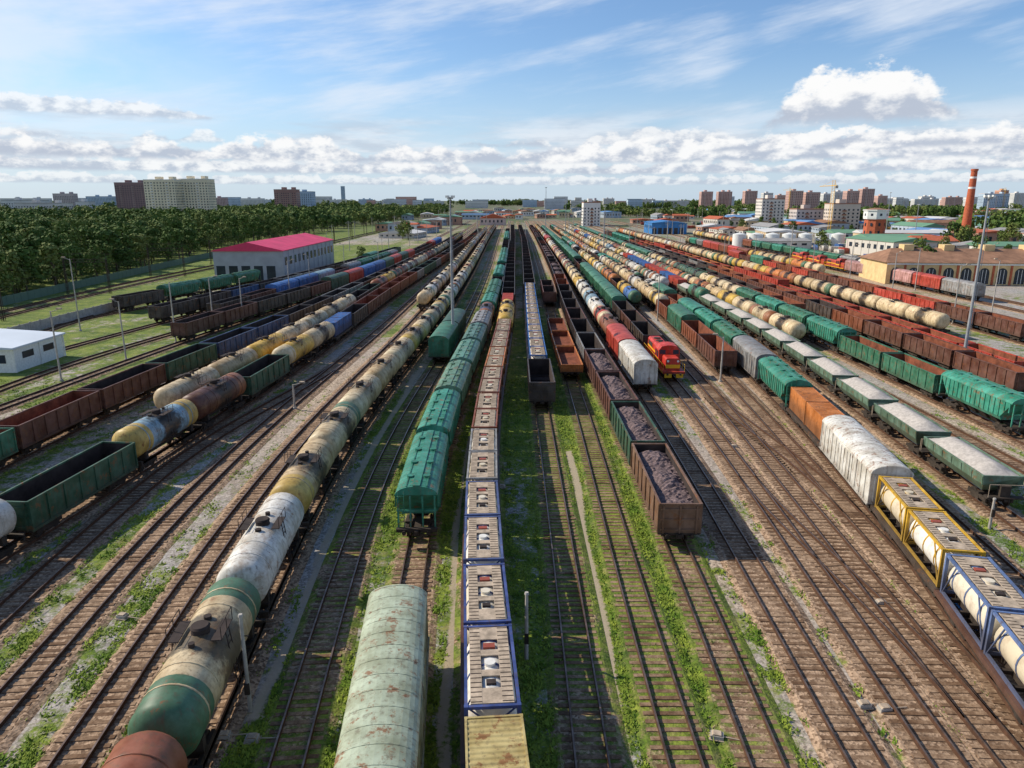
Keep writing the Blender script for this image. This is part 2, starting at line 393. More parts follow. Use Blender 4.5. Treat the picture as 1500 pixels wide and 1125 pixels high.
def flat():
    b=MB(); L=13.4; bogies(b,L,1)
    for s in (-1,1): b.box(s*1.3-.12,s*1.3+.12,-6.5,6.5,.95,1.25,0); b.box(-1.4,1.4,s*6.4-.15,s*6.4+.15,.94,1.24,0)
    b.box(-.3,.3,-6.5,6.5,.85,1.2,1)
    for y in np.linspace(-5.5,5.5,9): b.box(-1.25,1.25,y-.1,y+.1,1.0,1.22,1)
    return b.mesh('flat_wagon_mesh',[M['paint'],M['chassis']])
def tankcont():
    b=MB(); hy=3.03;hx=1.22;h=2.6;t=.09
    for sx in (-1,1):
        for sy in (-1,1):
            b.box(sx*(hx-t)-t,sx*(hx-t)+t,sy*(hy-t)-t,sy*(hy-t)+t,0,h,0)
        for z in (t,h-t): b.box(sx*(hx-t)-t*.8,sx*(hx-t)+t*.8,-hy+.18,hy-.18,z-t*.8,z+t*.8,0)
        b.rod((sx*(hx-t),-hy+.2,.15),(sx*(hx-t),-hy+1.5,h-.15),.05,.05,5,0); b.rod((sx*(hx-t),hy-.2,.15),(sx*(hx-t),hy-1.5,h-.15),.05,.05,5,0)
    for sy in (-1,1):
        for z in (t,h-t): b.box(-hx+.18,hx-.18,sy*(hy-t)-t*.8,sy*(hy-t)+t*.8,z-t*.8,z+t*.8,0)
        b.rod((-hx+.2,sy*(hy-.1),.15),(-.3,sy*(hy-.1),.9),.045,.045,5,0); b.rod((hx-.2,sy*(hy-.1),.15),(.3,sy*(hy-.1),.9),.045,.045,5,0)
        b.rod((-hx+.2,sy*(hy-.1),h-.15),(-.4,sy*(hy-.1),h-.7),.045,.045,5,0); b.rod((hx-.2,sy*(hy-.1),h-.15),(.4,sy*(hy-.1),h-.7),.045,.045,5,0)
        b.box(-.45,.45,sy*(hy-.12)-.03,sy*(hy-.12)+.03,1.5,1.9,3)
    b.lathe([(-2.85,.01),(-2.8,.6),(-2.65,.95),(-2.45,1.12),(2.45,1.12),(2.65,.95),(2.8,.6),(2.85,.01)],0,1.36,24,[1]*7)
    for y in (-1.8,0,1.8): b.lathe([(y-.06,1.12),(y-.06,1.15),(y+.06,1.15),(y+.06,1.12)],0,1.36,24,[0]*3)
    for sx in (-1,1): b.box(sx*.68-.26,sx*.68+.26,-2.8,2.8,2.53,2.58,2)
    for y,w in ((-2.3,.5),(2.3,.5),(-.75,.22),(.75,.22)): b.box(-.42,.42,y-w,y+w,2.52,2.575,2)
    for q in range(18):
        y=-2.7+q*.318
        for sx in (-1,1): b.box(sx*.68-.24,sx*.68+.24,y-.015,y+.015,2.58,2.6,4)
    b.rod((0,0,2.4),(0,0,2.62),.26,.26,12,1); b.box(-.28,.28,1.15,1.5,2.45,2.58,5); b.box(-.22,.22,-1.5,-1.2,2.45,2.58,4)
    return b.mesh('tank_container_mesh',[M['frame'],M['tankc'],M['walk'],M['white'],M['darkin'],M['red']])
def container():
    b=MB(); hy=3.03;hx=1.22;h=2.6
    pts=[(-hy+.12+(2*hy-.24)*i/80,.035*(1 if (i//2)%2 else 0)) for i in range(81)]
    for s in (-1,1):
        vs=[(s*(hx-.06+o),y,.12) for y,o in pts]+[(s*(hx-.06+o),y,h-.1) for y,o in pts]
        b.add(vs,[(i,i+1,81+i+1,81+i) for i in range(80)],0)
    vs=[(-hx+.1,y,h-.06+o) for y,o in pts]+[(hx-.1,y,h-.06+o) for y,o in pts]
    b.add(vs,[(i,i+1,81+i+1,81+i) for i in range(80)],2)
    b.box(-hx+.05,hx-.05,-hy+.05,hy-.05,.02,.12,1)
    for s in (-1,1):
        b.box(-hx+.1,hx-.1,s*(hy-.06)-.03,s*(hy-.06)+.03,.12,h-.1,0)
        for k in (-1,1):
            b.box(k*(hx-.07)-.07,k*(hx-.07)+.07,s*(hy-.07)-.07,s*(hy-.07)+.07,0,h,0)
            b.rod((k*.3,s*(hy+.0),.2),(k*.3,s*(hy+.0),h-.2),.025,.025,5,3); b.rod((k*.8,s*(hy+.0),.2),(k*.8,s*(hy+.0),h-.2),.025,.025,5,3)
        b.box(s*(hx-.06)-.05,s*(hx-.06)+.05,-hy+.14,hy-.14,h-.12,h-.005,0)
        b.box(-hx+.14,hx-.14,s*(hy-.06)-.05,s*(hy-.06)+.05,h-.12,h-.004,0)
    return b.mesh('shipping_container_mesh',[M['paint'],M['chassis'],M['oldroof'],M['walk']])
def loco():
    b=MB(); L=17; bogies(b,L,1,5.3)
    b.box(-1.55,1.55,-8.2,8.2,1.1,1.4,0); b.box(-1.2,1.2,-2.5,2.5,.5,1.1,1)
    b.prism([(-1.0,1.4),(1.0,1.4),(1.0,3.3),(.75,3.6),(-.75,3.6),(-1.0,3.3)],-1.5,7.4,0)
    b.prism([(-1.5,1.4),(1.5,1.4),(1.5,3.7),(1.1,4.25),(.4,4.4),(-.4,4.4),(-1.1,4.25),(-1.5,3.7)],-4.4,-1.5,0)
    b.prism([(-1.0,1.4),(1.0,1.4),(1.0,2.9),(.8,3.1),(-.8,3.1),(-1.0,2.9)],-7.2,-4.4,0)
    for s in (-1,1):
        for y in (-3.9,-2.6): b.box(s*1.5-.02,s*1.5+.02,y-.1,y+.8,2.6,3.5,3)
        b.box(s*.95-.4,s*.95+.4,-4.43,-4.39,3.15,3.75,3); b.box(s*.95-.4,s*.95+.4,-1.52,-1.47,3.7,3.95,3)
        b.box(s*1.0-.025,s*1.0+.025,-.5,7.2,2.2,2.45,2); b.box(s*1.55-.03,s*1.55+.03,-8.1,8.1,1.15,1.3,2)
        b.box(s*1.005-.02,s*1.005+.02,3.5,6.8,2.5,3.2,1); b.box(s*1.5-.03,s*1.5+.03,-4.35,-1.55,2.1,2.4,2)
        for y in np.linspace(-8,8,12): b.rod((s*1.5,y,1.4),(s*1.5,y,2.35),.025,.025,5,2)
        b.rod((s*1.5,-8,2.35),(s*1.5,-4.5,2.35),.025,.025,5,2); b.rod((s*1.5,-1.4,2.35),(s*1.5,8,2.35),.025,.025,5,2)
        b.rod((s*.7,-7.25,2.7),(s*.7,-7.15,2.7),.16,.16,10,4); b.box(s*.9-.1,s*.9+.1,-8.5,-8.2,.95,1.2,1)
        b.box(s*.8-.5,s*.8+.5,-8.23,-8.2,.55,1.1,2)
    b.box(-1.0,1.0,-7.235,-7.2,1.7,2.2,2)
    for y in (1.5,3.2,5.2): b.rod((0,y,3.6),(0,y,3.75),.55,.5,14,1)
    b.rod((.4,.2,3.6),(.4,.2,4.0),.15,.15,8,1)
    return b.mesh('locomotive_mesh',[M['paint'],M['chassis'],M['yellow'],M['glass'],M['white']])
ME={'tank':[tank(0),tank(1),tank(2)],'gon':[gondola()],'gonr':[gondola(None,'rustin')],'goncoal':[gondola('coal')],
    'low':[gondola(None,'rustin',True)],'box':[boxcar()],'boxold':[boxcar('oldroof')],'hop':[hopper()],'bal':[ballast_wagon()],
    'flat':[flat()],'tc':[tankcont()],'ct':[container()],'loco':[loco()]}
LEN={'tank':12.02,'gon':13.92,'gonr':13.92,'goncoal':13.92,'low':13.92,'box':14.73,'boxold':14.73,'hop':14.73,'bal':11.6,'loco':17,'TC':12.9,'CT':12.9,'CTC':12.9}
NAME={'tank':'tank_wagon','gon':'gondola_wagon','gonr':'gondola_wagon','goncoal':'coal_gondola_wagon','low':'low_sided_wagon','box':'boxcar','boxold':'boxcar','hop':'hopper_wagon','bal':'ballast_hopper_wagon','loco':'diesel_locomotive'}
CREAM=(.76,.60,.36);WHITE=(.78,.76,.70);BEIGE=(.64,.47,.25);GREEN=(.04,.21,.12);TEAL=(.035,.29,.20);DGREEN=(.035,.12,.07);RUST=(.27,.075,.03);BROWN=(.14,.05,.033)
BLUE=(.03,.15,.46);YEL=(.72,.46,.07);RED=(.52,.055,.03);GREY=(.31,.31,.31);DARK=(.06,.045,.04);ORANGE=(.64,.21,.04);NAVY=(.035,.08,.20);PALEG=(.46,.53,.38);LBLUE=(.30,.48,.60)
# ------------------------------------------------------------------ tracks
YG=np.arange(6,1400,1.0)
def mk(pts):
    W=sorted([survey(*p) for p in pts],key=lambda q:q[1])
    ys=[w[1] for w in W]; xs=[w[0] for w in W]
    X=np.interp(YG,ys,xs)
    s0=(xs[1]-xs[0])/(ys[1]-ys[0]); k=YG<ys[0]; X[k]=xs[0]+(YG[k]-ys[0])*s0*.7
    for w in (15,25,15):
        Xp=np.concatenate([2*X[0]-X[w:0:-1],X,2*X[-1]-X[-2:-w-2:-1]]); X=np.convolve(Xp,np.ones(2*w+1)/(2*w+1),'valid')
    return X
def mr(prs,sg=1): return mk([(745+sg*r*(y-292.9),y,0) for r,y in prs])
T={}
T['A']=mk([(215,1090,4.6),(262,1000,4.6),(308,900,4.6),(348,815,4.6),(400,720,4.6),(437,660,4.6),(480,610,4.6),(520,568,4.6),(560,527,4.6),(600,488,4.6),(640,445,4.6),(668,410,4.6),(690,380,4.6),(712,345,4.6)])
T['L2']=T['A']-5.3
T['F']=mk([(548,1100,4.8),(560,900,4.8),(605,690,4.8),(628,612,4.8),(650,570,4.8),(668,538,4.8),(683,505,4.8),(700,475,4.8),(715,440,4.8),(728,405,4.8),(738,370,4.8)])
T['V']=(T['A']+T['F'])/2
T['G']=mk([(728,1090,4.2),(714,980,4.2),(706,885,4.2),(698,810,4.2),(695,752,4.2),(697,690,4.2),(701,650,4.2),(708,600,4.2),(715,560,4.2),(726,520,4.2),(735,490,4.2),(742,460,4.2),(745,420,4.2),(748,380,4),(751,345,4)])
T['I']=mk([(868,1125,0),(845,950,0),(825,800,0),(808,700,0),(795,620,0),(785,500,3.7),(779,450,3.7),(774,400,3.7),(768,350,3.7)])
T['J']=mk([(1000,1125,0),(945,950,0),(905,800,0),(880,700,0),(862,640,0),(843,565,0),(820,500,2),(806,440,2),(790,385,2),(778,350,2)])
T['K']=mr([(.453,1120),(.472,960),(.495,840),(.497,700),(.49,600),(.488,540),(.50,480),(.55,440),(.61,405),(.67,370),(.74,345)])
T['L']=mr([(.623,1120),(.637,960),(.655,850),(.675,760),(.69,670),(.70,600),(.70,500),(.74,450),(.80,400),(.85,370),(.93,345)])
T['M']=mr([(.765,1110),(.787,960),(.82,850),(.858,730),(.88,640),(.895,575),(.91,500),(.95,450),(1.0,400),(1.08,350)])
T['N']=mr([(1.01,1040),(1.03,930),(1.07,810),(1.127,670),(1.22,565),(1.26,520),(1.32,470),(1.38,420),(1.46,350)])
T['M2']=(T['M']+T['N'])/2
T['O']=mk([(1480,870,4.2),(1440,805,4.2),(1345,715,4.2),(1298,680,4.4),(1235,620,4.2),(1187,570,4.6),(1148,535,4.6),(1110,508,4.6),(1060,470,4.6),(1010,440,4.6),(955,410,4.6),(870,365,4.6)])
T['P']=mk([(1445,680,3.3),(1365,628,3.3),(1305,592,3.3),(1262,564,3.3),(1180,510,3.3),(1140,485,3.3),(1100,465,3.3),(1050,440,3.3),(1000,415,3.3),(950,390,3.3),(880,355,3.3)])
T['O1']=(T['O']+T['P'])/2
T['Q']=mr([(1.9,700),(1.93,500),(1.97,440),(2.0,400),(2.05,350)])
T['R']=T['Q']+5.6
T['R1']=T['R']+5.2
T['S']=T['R']+11.0
T['TT']=T['R']+19.0
T['W']=T['R']+25.0
T['X1']=T['R']+37.0
T['X2']=T['R']+45.0
T['X3']=T['R']+62.0
T['X4']=T['R']+70.0
T['B']=mk([(90,695,3.7),(180,635,4.6),(252,598,4.6),(313,567,3.7),(375,530,4.6),(430,500,4.6),(490,468,4.4),(530,443,3.7),(580,412,3.7),(640,378,3.7),(685,350,3.7)])
T['C']=mk([(20,670,4.6),(270,555,4.6),(330,527,4.6),(400,492,4.6),(450,465,4.6),(500,438,4.6),(540,415,4.6),(590,388,4.6),(640,362,4.6)])
T['D']=mk([(-10,627,3.7),(30,608,3.7),(130,570,3.7),(225,532,3.7),(285,510,3.7),(350,488,3.7),(420,460,3.7),(500,425,3.7),(580,390,3.7),(645,358,3.7)])
def merge(a,b,y0,y1):
    t=np.clip((YG-y0)/(y1-y0),0,1); t=t*t*(3-2*t); return a*(1-t)+b*t
T['L3']=merge(T['A']-10.6,T['L2'],230,330)
T['L4']=merge(T['A']-15.6,T['A']-10.6,60,112)
T['U1']=mr([(2.45,620),(2.25,487),(2.13,465),(2.0,445),(1.78,415),(1.58,375),(1.46,350)],-1)
T['U2']=mr([(3.1,560),(2.74,462),(2.50,430),(2.2,395),(1.9,365)],-1)
T['U4']=mr([(2.6,640),(2.8,560),(2.52,500),(2.34,460),(2.2,430),(2.0,400),(1.76,370)],-1)
T['U3']=mr([(3.9,520),(3.25,442),(3.0,425),(2.88,412),(2.8,400),(2.75,370)],-1)
T['U5']=mr([(2.6,700),(3.1,600),(3.5,500),(3.6,450),(3.4,420),(3.2,390)],-1)
T['E1']=mr([(4.2,520),(4.3,465),(4.4,420),(4.28,390),(4.07,358),(3.9,330)],-1)
T['E2']=T['E1']-5
T['sw1']=merge(T['M2'],T['M'],30,62); T['sw2']=merge(T['N'],T['M2'],54,90)
RNG={'sw1':(30,62),'sw2':(54,90),'L4':(8,112),'U3':(90,226),'U4':(60,300),'U5':(60,226),'L3':(8,330),'N':(20,700),'J':(8,600)}
TK=list(T.keys())
def xt(k,y): return float(np.interp(y,YG,T[k]))
def hsh(ix,iy,s): 
    v=np.sin(ix*127.1+iy*311.7+s*74.7)*43758.5453; return v-np.floor(v)
def vn(x,y,s=0):
    ix=np.floor(x);iy=np.floor(y);fx=x-ix;fy=y-iy;fx=fx*fx*(3-2*fx);fy=fy*fy*(3-2*fy)
    return (hsh(ix,iy,s)*(1-fx)+hsh(ix+1,iy,s)*fx)*(1-fy)+(hsh(ix,iy+1,s)*(1-fx)+hsh(ix+1,iy+1,s)*fx)*fy
def fbm(x,y,s=0,o=4): 
    r=0;a=.5;t=0
    for i in range(o): r=r+a*vn(x*2**i,y*2**i,s+i); t+=a; a*=.55
    return r/t
def region(x,y):
    g=.50+0*x
    g=np.where((x>-13)&(x<12.5)&(y<170),.80,g)
    g=np.where((x<=-13)&(x>-40),.52,g)
    g=np.where((x>=12.5)&(x<27),.50,g)
    g=np.where((x>=27)&(x<60),.42,g)
    g=np.where((x<-50)&(y>85)&(y<420),.78,g)
    g=np.where((x<-104),.85,g)
    g=np.where((x>105),.5,g)
    g=np.where((y>170)&(x>-52)&(x<11),.58,g)
    return g
def gval(x,y): return region(x,y)+(fbm(x*.12,y*.05,3)-.5)*.8
def masks(x,y):
    g=gval(x,y)
    d=np.full(x.shape,1e9)
    for k in TK:
        y0,y1=RNG.get(k,(8,900)); X=np.interp(y,YG,T[k]); dd=np.abs(x-X); dd=np.where((y<y0)|(y>y1),1e9,dd); d=np.minimum(d,dd)
    g=np.where(d<1.9,g-.05,g)
    grey=np.clip((fbm(x*.06,y*.03,9)-.38)*3,0,1); grey=np.where((x>20)&(y<140),np.clip(grey+.2,0,1),grey)
    pa=np.zeros(x.shape)
    for c,wd,ya,yb in ((np.interp(y,YG,(T['I']*.55+T['J']*.45)),.38,10,70),(np.interp(y,YG,(T['F']*.4+T['G']*.6)),.33,10,75),(np.interp(y,YG,T['A']+2.75),.35,30,110)):
        pa=np.maximum(pa,np.where((y>ya)&(y<yb),np.exp(-((x-c-(vn(y*.1,y*0,5)-.5)*.8)/wd)**2),0))
    return g,grey,pa,d
CG={'I':-.08,'J':-.12,'V':-.12,'F':-.12,'G':-.08,'U4':-.1,'U5':-.05,'K':-.30}
def build_track(idx,k):
    y0,y1=RNG.get(k,(8,900)); X=T[k]
    ys=np.concatenate([np.arange(y0,min(y1,240),2.0),np.arange(240,y1+1,12.0)]) if y1>240 else np.arange(y0,y1+1,2.0)
    xs=np.interp(ys,YG,X); dx=np.gradient(xs,ys); ln=np.sqrt(1+dx*dx); nx=1/ln; ny=-dx/ln
    z=.10+.004*(idx%9); V=[];Fc=[];mi=[];C=[]
    gg=gval(xs,ys); cg=CG.get(k,-.40)
    def strip(prof,m,gs=None):
        n0=len(V); kk=len(prof)
        for i in range(len(ys)):
            for j,(o,zz) in enumerate(prof):
                V.append((xs[i]+nx[i]*o,ys[i]+ny[i]*o,zz)); C.append((min(1,max(0,gg[i]+gs[j])) if gs else 0,0,0,1))
        for i in range(len(ys)-1):
            for j in range(kk-1): a=n0+i*kk+j; Fc.append((a,a+1,a+kk+1,a+kk)); mi.append(m[j] if isinstance(m,list) else m)
    strip([(-1.85,-.03),(-1.45,z),(-.7,z),(0,z),(.7,z),(1.45,z),(1.85,-.03)],0,[-.02,cg*.4-.05,cg,cg,cg,cg*.4-.05,-.02])
    for s in (-.76,.76): strip([(s-.05,z+.02),(s-.045,.36),(s+.045,.36),(s+.05,z+.02)],[2,1,2])
    yy=np.arange(y0,min(y1,200),.58); xx=np.interp(yy,YG,X); dd=np.interp(yy,ys,dx)
    for x,y,d in zip(xx,yy,dd):
        l=math.hypot(1,d); ax,ay=1/l,-d/l; tx,ty=-ay,ax
        hw=1.32+R.uniform(-.05,.05); wd=.13; zt=z+.045+R.uniform(-.045,.012); n0=len(V)
        x+=R.uniform(-.05,.05); y+=R.uniform(-.04,.04)
        for zz in (z-.03,zt):
            for a,b_ in ((-hw,-wd),(hw,-wd),(hw,wd),(-hw,wd)): V.append((x+ax*a+tx*b_,y+ay*a+ty*b_,zz)); C.append((0,0,0,1))
        for f in ((4,5,6,7),(0,1,5,4),(1,2,6,5),(2,3,7,6),(3,0,4,7)): Fc.append(tuple(n0+i for i in f)); mi.append(3)
    obj('railway_track',npmesh('railway_track_mesh',V,Fc,[M['ballast'],M['rail'],M['railside'],M['sleeper']],mi,False,C))
for i,k in enumerate(TK): build_track(i,k)
# ------------------------------------------------------------------ ground
def axis(lo,hi,a,b_,st,gr):
    c=list(np.arange(a,b_+.01,st)); s=st; v=c[-1]
    while v<hi: s*=gr; v+=s; c.append(v)
    s=st; v=c[0]; pre=[]
    while v>lo: s*=gr; v-=s; pre.append(v)
    return np.array(pre[::-1]+c)
xs=axis(-14000,14000,-75,75,.5,1.09); ys=axis(-400,20000,12,130,.5,1.05)
GX,GY=np.meshgrid(xs,ys); g,gy,pa,d=masks(GX.ravel(),GY.ravel())
Z=np.where(d>2.1,(fbm(GX.ravel()*.5,GY.ravel()*.5,2)-.5)*.10,-.04)
Z=np.where(GY.ravel()>200,-.04,Z)
nx,ny=len(xs),len(ys); idx=np.arange(nx*ny).reshape(ny,nx)
Fq=np.stack([idx[:-1,:-1],idx[:-1,1:],idx[1:,1:],idx[1:,:-1]],-1).reshape(-1,4)
obj('ground',npmesh('ground_mesh',np.stack([GX.ravel(),GY.ravel(),Z],1),Fq,[M['ground']],None,True,np.stack([np.clip(g,0,1),gy,pa,np.ones_like(g)],1)))
# grass tufts: short, finely scattered
n=620000; y=15+(NR.rand(n)**1.6)*85; x=(NR.rand(n)*2-1)*(y*.82+6)
g,gy,pa,d=masks(x,y); fine=fbm(x*1.1,y*.8,21,5)
pr_=np.clip((g+(fine-.5)*1.5-.48)*2.2,0,1)
keep=(NR.rand(n)<pr_*.8)&(pa<.3)&((d>1.4)|((NR.rand(n)<.3)&(g>.7)))
x=x[keep];y=y[keep];d=d[keep];n=len(x)
B=2; V=np.zeros((n,B,3,3),np.float32); hh=(.03+.09*NR.rand(n)**1.5)*(1+1.6*(NR.rand(n)<.03))
for b_ in range(B):
    a=NR.rand(n)*6.283; ca_,sa=np.cos(a),np.sin(a); r=.05+.07*NR.rand(n); ox=(NR.rand(n)-.5)*.3; oy=(NR.rand(n)-.5)*.3
    z0=np.where(d<2.1,.05,0)
    V[:,b_,0]=np.stack([x+ox-ca_*r,y+oy-sa*r,z0],1); V[:,b_,1]=np.stack([x+ox+ca_*r,y+oy+sa*r,z0],1)
    V[:,b_,2]=np.stack([x+ox+(NR.rand(n)-.5)*.3,y+oy+.1+(NR.rand(n)-.5)*.3,z0+hh],1)
obj('grass',npmesh('grass_mesh',V.reshape(-1,3),np.arange(n*B*3).reshape(-1,3),[M['grass']]))
# ------------------------------------------------------------------ trains
def put(k,yc,L,kind,col):
    x0=xt(k,yc-L*.3);x1=xt(k,yc+L*.3); rz=-math.atan2(x1-x0,L*.6); x=xt(k,yc)
    j=R.uniform(.85,1.12); c=tuple(min(1,q*j) for q in col) if col else (.5,.5,.5)
    if kind in('TC','CT','CTC'):
        fc=DARK if kind!='TC' or R.random()<.5 else BROWN
        obj('flat_wagon',ME['flat'][0],(x,yc,.36),rz,fc)
        for i,s in enumerate((-3.15,3.15)):
            kk='tc' if (kind=='TC' or (kind=='CTC' and i==1)) else 'ct'
            obj('tank_container' if kk=='tc' else 'shipping_container',ME[kk][0],(x-math.sin(rz)*s,yc+math.cos(rz)*s,1.62),rz,c if kind!='CTC' or i==0 else NAVY)
        return
    mm=ME[kind]; me=mm[0] if len(mm)==1 else R.choices(mm,[3,3,2])[0]
    flip=math.pi if (R.random()<.5 and kind!='loco') else 0
    obj(NAME[kind],me,(x,yc,.36),rz+flip,c)
def train(k,y0,y1,first,pal):
    y=y0; i=0; rep=None; left=0
    while y<y1:
        if i<len(first): kind,col=first[i]
        else:
            if left<=0: rep=R.choice(pal); left=R.choice([1,1,2,3,5])
            kind,col=rep; left-=1
            if isinstance(col,list): col=R.choice(col)
        i+=1; L=LEN[kind]; s=(xt(k,y+L)-xt(k,y))/L; dy=L/math.sqrt(1+s*s)
        put(k,y+dy/2,dy,kind,col); y+=dy
tk=lambda *c:('tank',list(c))
mixt=[tk(CREAM,WHITE,BEIGE),tk(CREAM,YEL,BEIGE),tk(WHITE,RUST,CREAM),tk(BEIGE,ORANGE)]
gons=[('gon',[BROWN,DARK,DGREEN]),('gonr',[BROWN,RUST]),('gon',[DARK,BROWN]),('gon',[DARK,GREY])]
colr=mixt+[('gon',[BROWN,DARK]),('hop',[GREEN,TEAL,GREY]),('box',[GREEN,RED,RUST]),('CT',[BLUE,RED,ORANGE,WHITE])]
train('A',12.9,640,[('tank',RUST),('tank',CREAM),('tank',WHITE),('tank',BEIGE),('tank',CREAM),('tank',CREAM),('tank',BEIGE),('tank',CREAM)],[tk(CREAM,BEIGE,WHITE),tk(CREAM,BEIGE,YEL),tk(CREAM,CREAM,RUST,ORANGE)])
train('L2',163,560,[('tank',CREAM)],[tk(CREAM,WHITE,BEIGE)])
train('B',24,560,[('tank',WHITE),('tank',WHITE),('gon',DGREEN),('tank',LBLUE),('tank',BROWN),('gon',DGREEN),('tank',YEL),('tank',CREAM),('CT',BLUE)],gons)
train('C',77,480,[('tank',CREAM),('tank',BEIGE),('tank',YEL),('tank',CREAM)],[tk(CREAM,RUST,BROWN),tk(DGREEN,CREAM,BEIGE),tk(RUST,YEL)]+gons[:1])
train('D',52,480,[('gonr',GREEN),('gonr',BROWN),('gon',BROWN),('gon',DGREEN),('gon',NAVY),('gon',NAVY),('gon',DARK)],gons)
train('U1',126,400,[('gon',BROWN),('gon',BROWN),('gon',DARK),('gon',DARK),('gon',BROWN)],gons+[('box',[DGREEN,BLUE,RED])])
train('U4',150,300,[('gon',DARK),('gon',BROWN),('box',BLUE),('box',BLUE),('box',LBLUE)],gons+[('hop',[GREEN,GREY])])
train('U2',146,330,[('gon',DARK),('gon',DARK),('gon',NAVY),('gon',DARK)],gons+[('box',[GREEN,DGREEN])])
train('U3',162,214,[('gon',DARK),('hop',GREEN),('hop',GREEN)],[('hop',[GREEN])])
train('F',20.6,35,[('boxold',PALEG)],[])
train('F',48,560,[('hop',TEAL),('hop',TEAL),('hop',(.14,.30,.2)),('hop',(.10,.27,.2)),('hop',(.08,.2,.16)),('hop',GREY),('tank',NAVY),('hop',TEAL),('hop',GREEN)],[('hop',[GREEN,TEAL]),('gon',[DARK,BROWN]),('gon',[DARK])])
train('V',108,136,[('box',GREEN),('box',DGREEN)],[])
train('G',12.9,640,[('CT',(.66,.53,.22)),('TC',(.05,.09,.32)),('TC',(.08,.12,.30)),('TC',GREY),('TC',RUST),('TC',RUST),('TC',ORANGE),('TC',RUST),('TC',RUST),('tank',YEL),('tank',YEL),('CT',RED),('gon',DARK)],[('gon',[DARK,BROWN]),('gon',[DARK])])
train('I',83,640,[('gon',DARK)]+[('TC',BLUE)]*7,[('gon',[DARK,BROWN]),('gon',[DARK])])
train('J',98,139,[('low',ORANGE),('low',ORANGE),('low',RUST)],[('low',[RUST])])
train('J',170,190,[],[('gon',[BROWN])])
train('K',47.5,640,[('goncoal',(.24,.13,.08)),('goncoal',DGREEN),('goncoal',BROWN),('goncoal',BROWN),('gon',GREY)],gons+[('goncoal',[BROWN,DARK])])
train('L',91,640,[('box',WHITE),('box',RED),('tank',RUST),('tank',RED),('tank',WHITE),('tank',LBLUE),('tank',WHITE)],mixt+[('tank',[RED,YEL,ORANGE]),('box',[GREEN,RED])])
train('M',97,600,[('loco',(.68,.03,.012)),('gon',DARK),('gon',BROWN),('gon',DARK)],[('gon',[DARK,BROWN]),('box',[GREEN]),('hop',[GREEN])])
train('N',101.5,640,[('gonr',BROWN),('gonr',RUST),('box',GREEN),('gonr',RUST)],colr)
train('M2',165,420,[('tank',BLUE),('tank',YEL),('gon',BROWN)],colr)
train('O',27,640,[('TC',(.12,.2,.42)),('TC',(.85,.50,.02)),('boxold',WHITE),('CT',ORANGE),('hop',TEAL),('box',GREY),('hop',GREEN),('hop',TEAL),('box',TEAL),('gonr',RUST)],colr)
train('O1',195,560,[],mixt)
train('P',54,640,[('bal',(.14,.24,.17))]*10+[('tank',GREEN)],[tk(CREAM,WHITE,YEL),tk(LBLUE,CREAM),('bal',[(.2,.27,.2)]),('CT',[BLUE,RED])])
train('Q',121,640,[('tank',CREAM)]*3+[('tank',YEL)],mixt)
train('R',72,640,[('hop',TEAL),('gonr',GREEN),('gonr',GREEN),('hop',TEAL),('hop',GREEN),('hop',TEAL)],[('hop',[TEAL,GREEN]),('tank',[DGREEN,CREAM]),('box',[GREEN])])
train('R1',150,400,[('gonr',RUST)]*2,gons+[('tank',[CREAM,BEIGE])])
train('S',88,520,[('gonr',BROWN)]*3,gons+[('gonr',[RED,RUST]),('hop',[TEAL])])
train('TT',100,420,[('low',RED)]*7,[('low',[RED,RED,ORANGE]),('gonr',[RED])])
train('W',131,560,[('tank',CREAM)]*5,mixt)
train('X1',125,300,[('gonr',BROWN)]*2,[('gonr',[BROWN,RUST,RED]),('box',[RED,GREY,GREEN])])
train('X2',235,420,[],colr); train('X3',180,300,[],[('box',[(.55,.3,.28),RED,GREY]),('loco',[RED])]); train('X4',250,500,[],colr)
# ------------------------------------------------------------------ trees
def tree_mesh(seed,h=14):
    r=random.Random(seed); b=MB()
    b.rod((0,0,0),(r.uniform(-.3,.3),r.uniform(-.3,.3),h*.55),.28,.12,6,0)
    clumps=[]
    for i in range(14):
        a=r.uniform(0,6.28); t=r.uniform(.3,.95); rad=h*.27*math.sin(math.pi*min(1,(t*.85+.12)))**.6*r.uniform(.35,1.0)
        c=Vector((math.cos(a)*rad,math.sin(a)*rad,h*t*.93)); clumps.append((c,h*r.uniform(.09,.16)))
        b.rod((0,0,h*max(.2,t*.55)),c,.09,.03,3,0,False)
    clumps.append((Vector((0,0,h*.6)),h*.19)); clumps.append((Vector((0,0,h*.85)),h*.13))
    for c,cr in clumps:
        for k in range(46):
            d=Vector((r.gauss(0,1),r.gauss(0,1),r.gauss(0,1)+.25)).normalized(); p=c+d*cr*r.uniform(.6,1.12)
            nn=(d+Vector((r.gauss(0,.4),r.gauss(0,.4),r.gauss(0,.4)))).normalized(); u=nn.orthogonal().normalized(); w=nn.cross(u); s=h*.033*r.uniform(.6,1.4)
            b.add([p-u*s,p-w*s*.8,p+u*s,p+w*s*.8],[(0,1,2,3)],1)
    return b.mesh('tree_mesh',[M['bark'],M['leaf']])
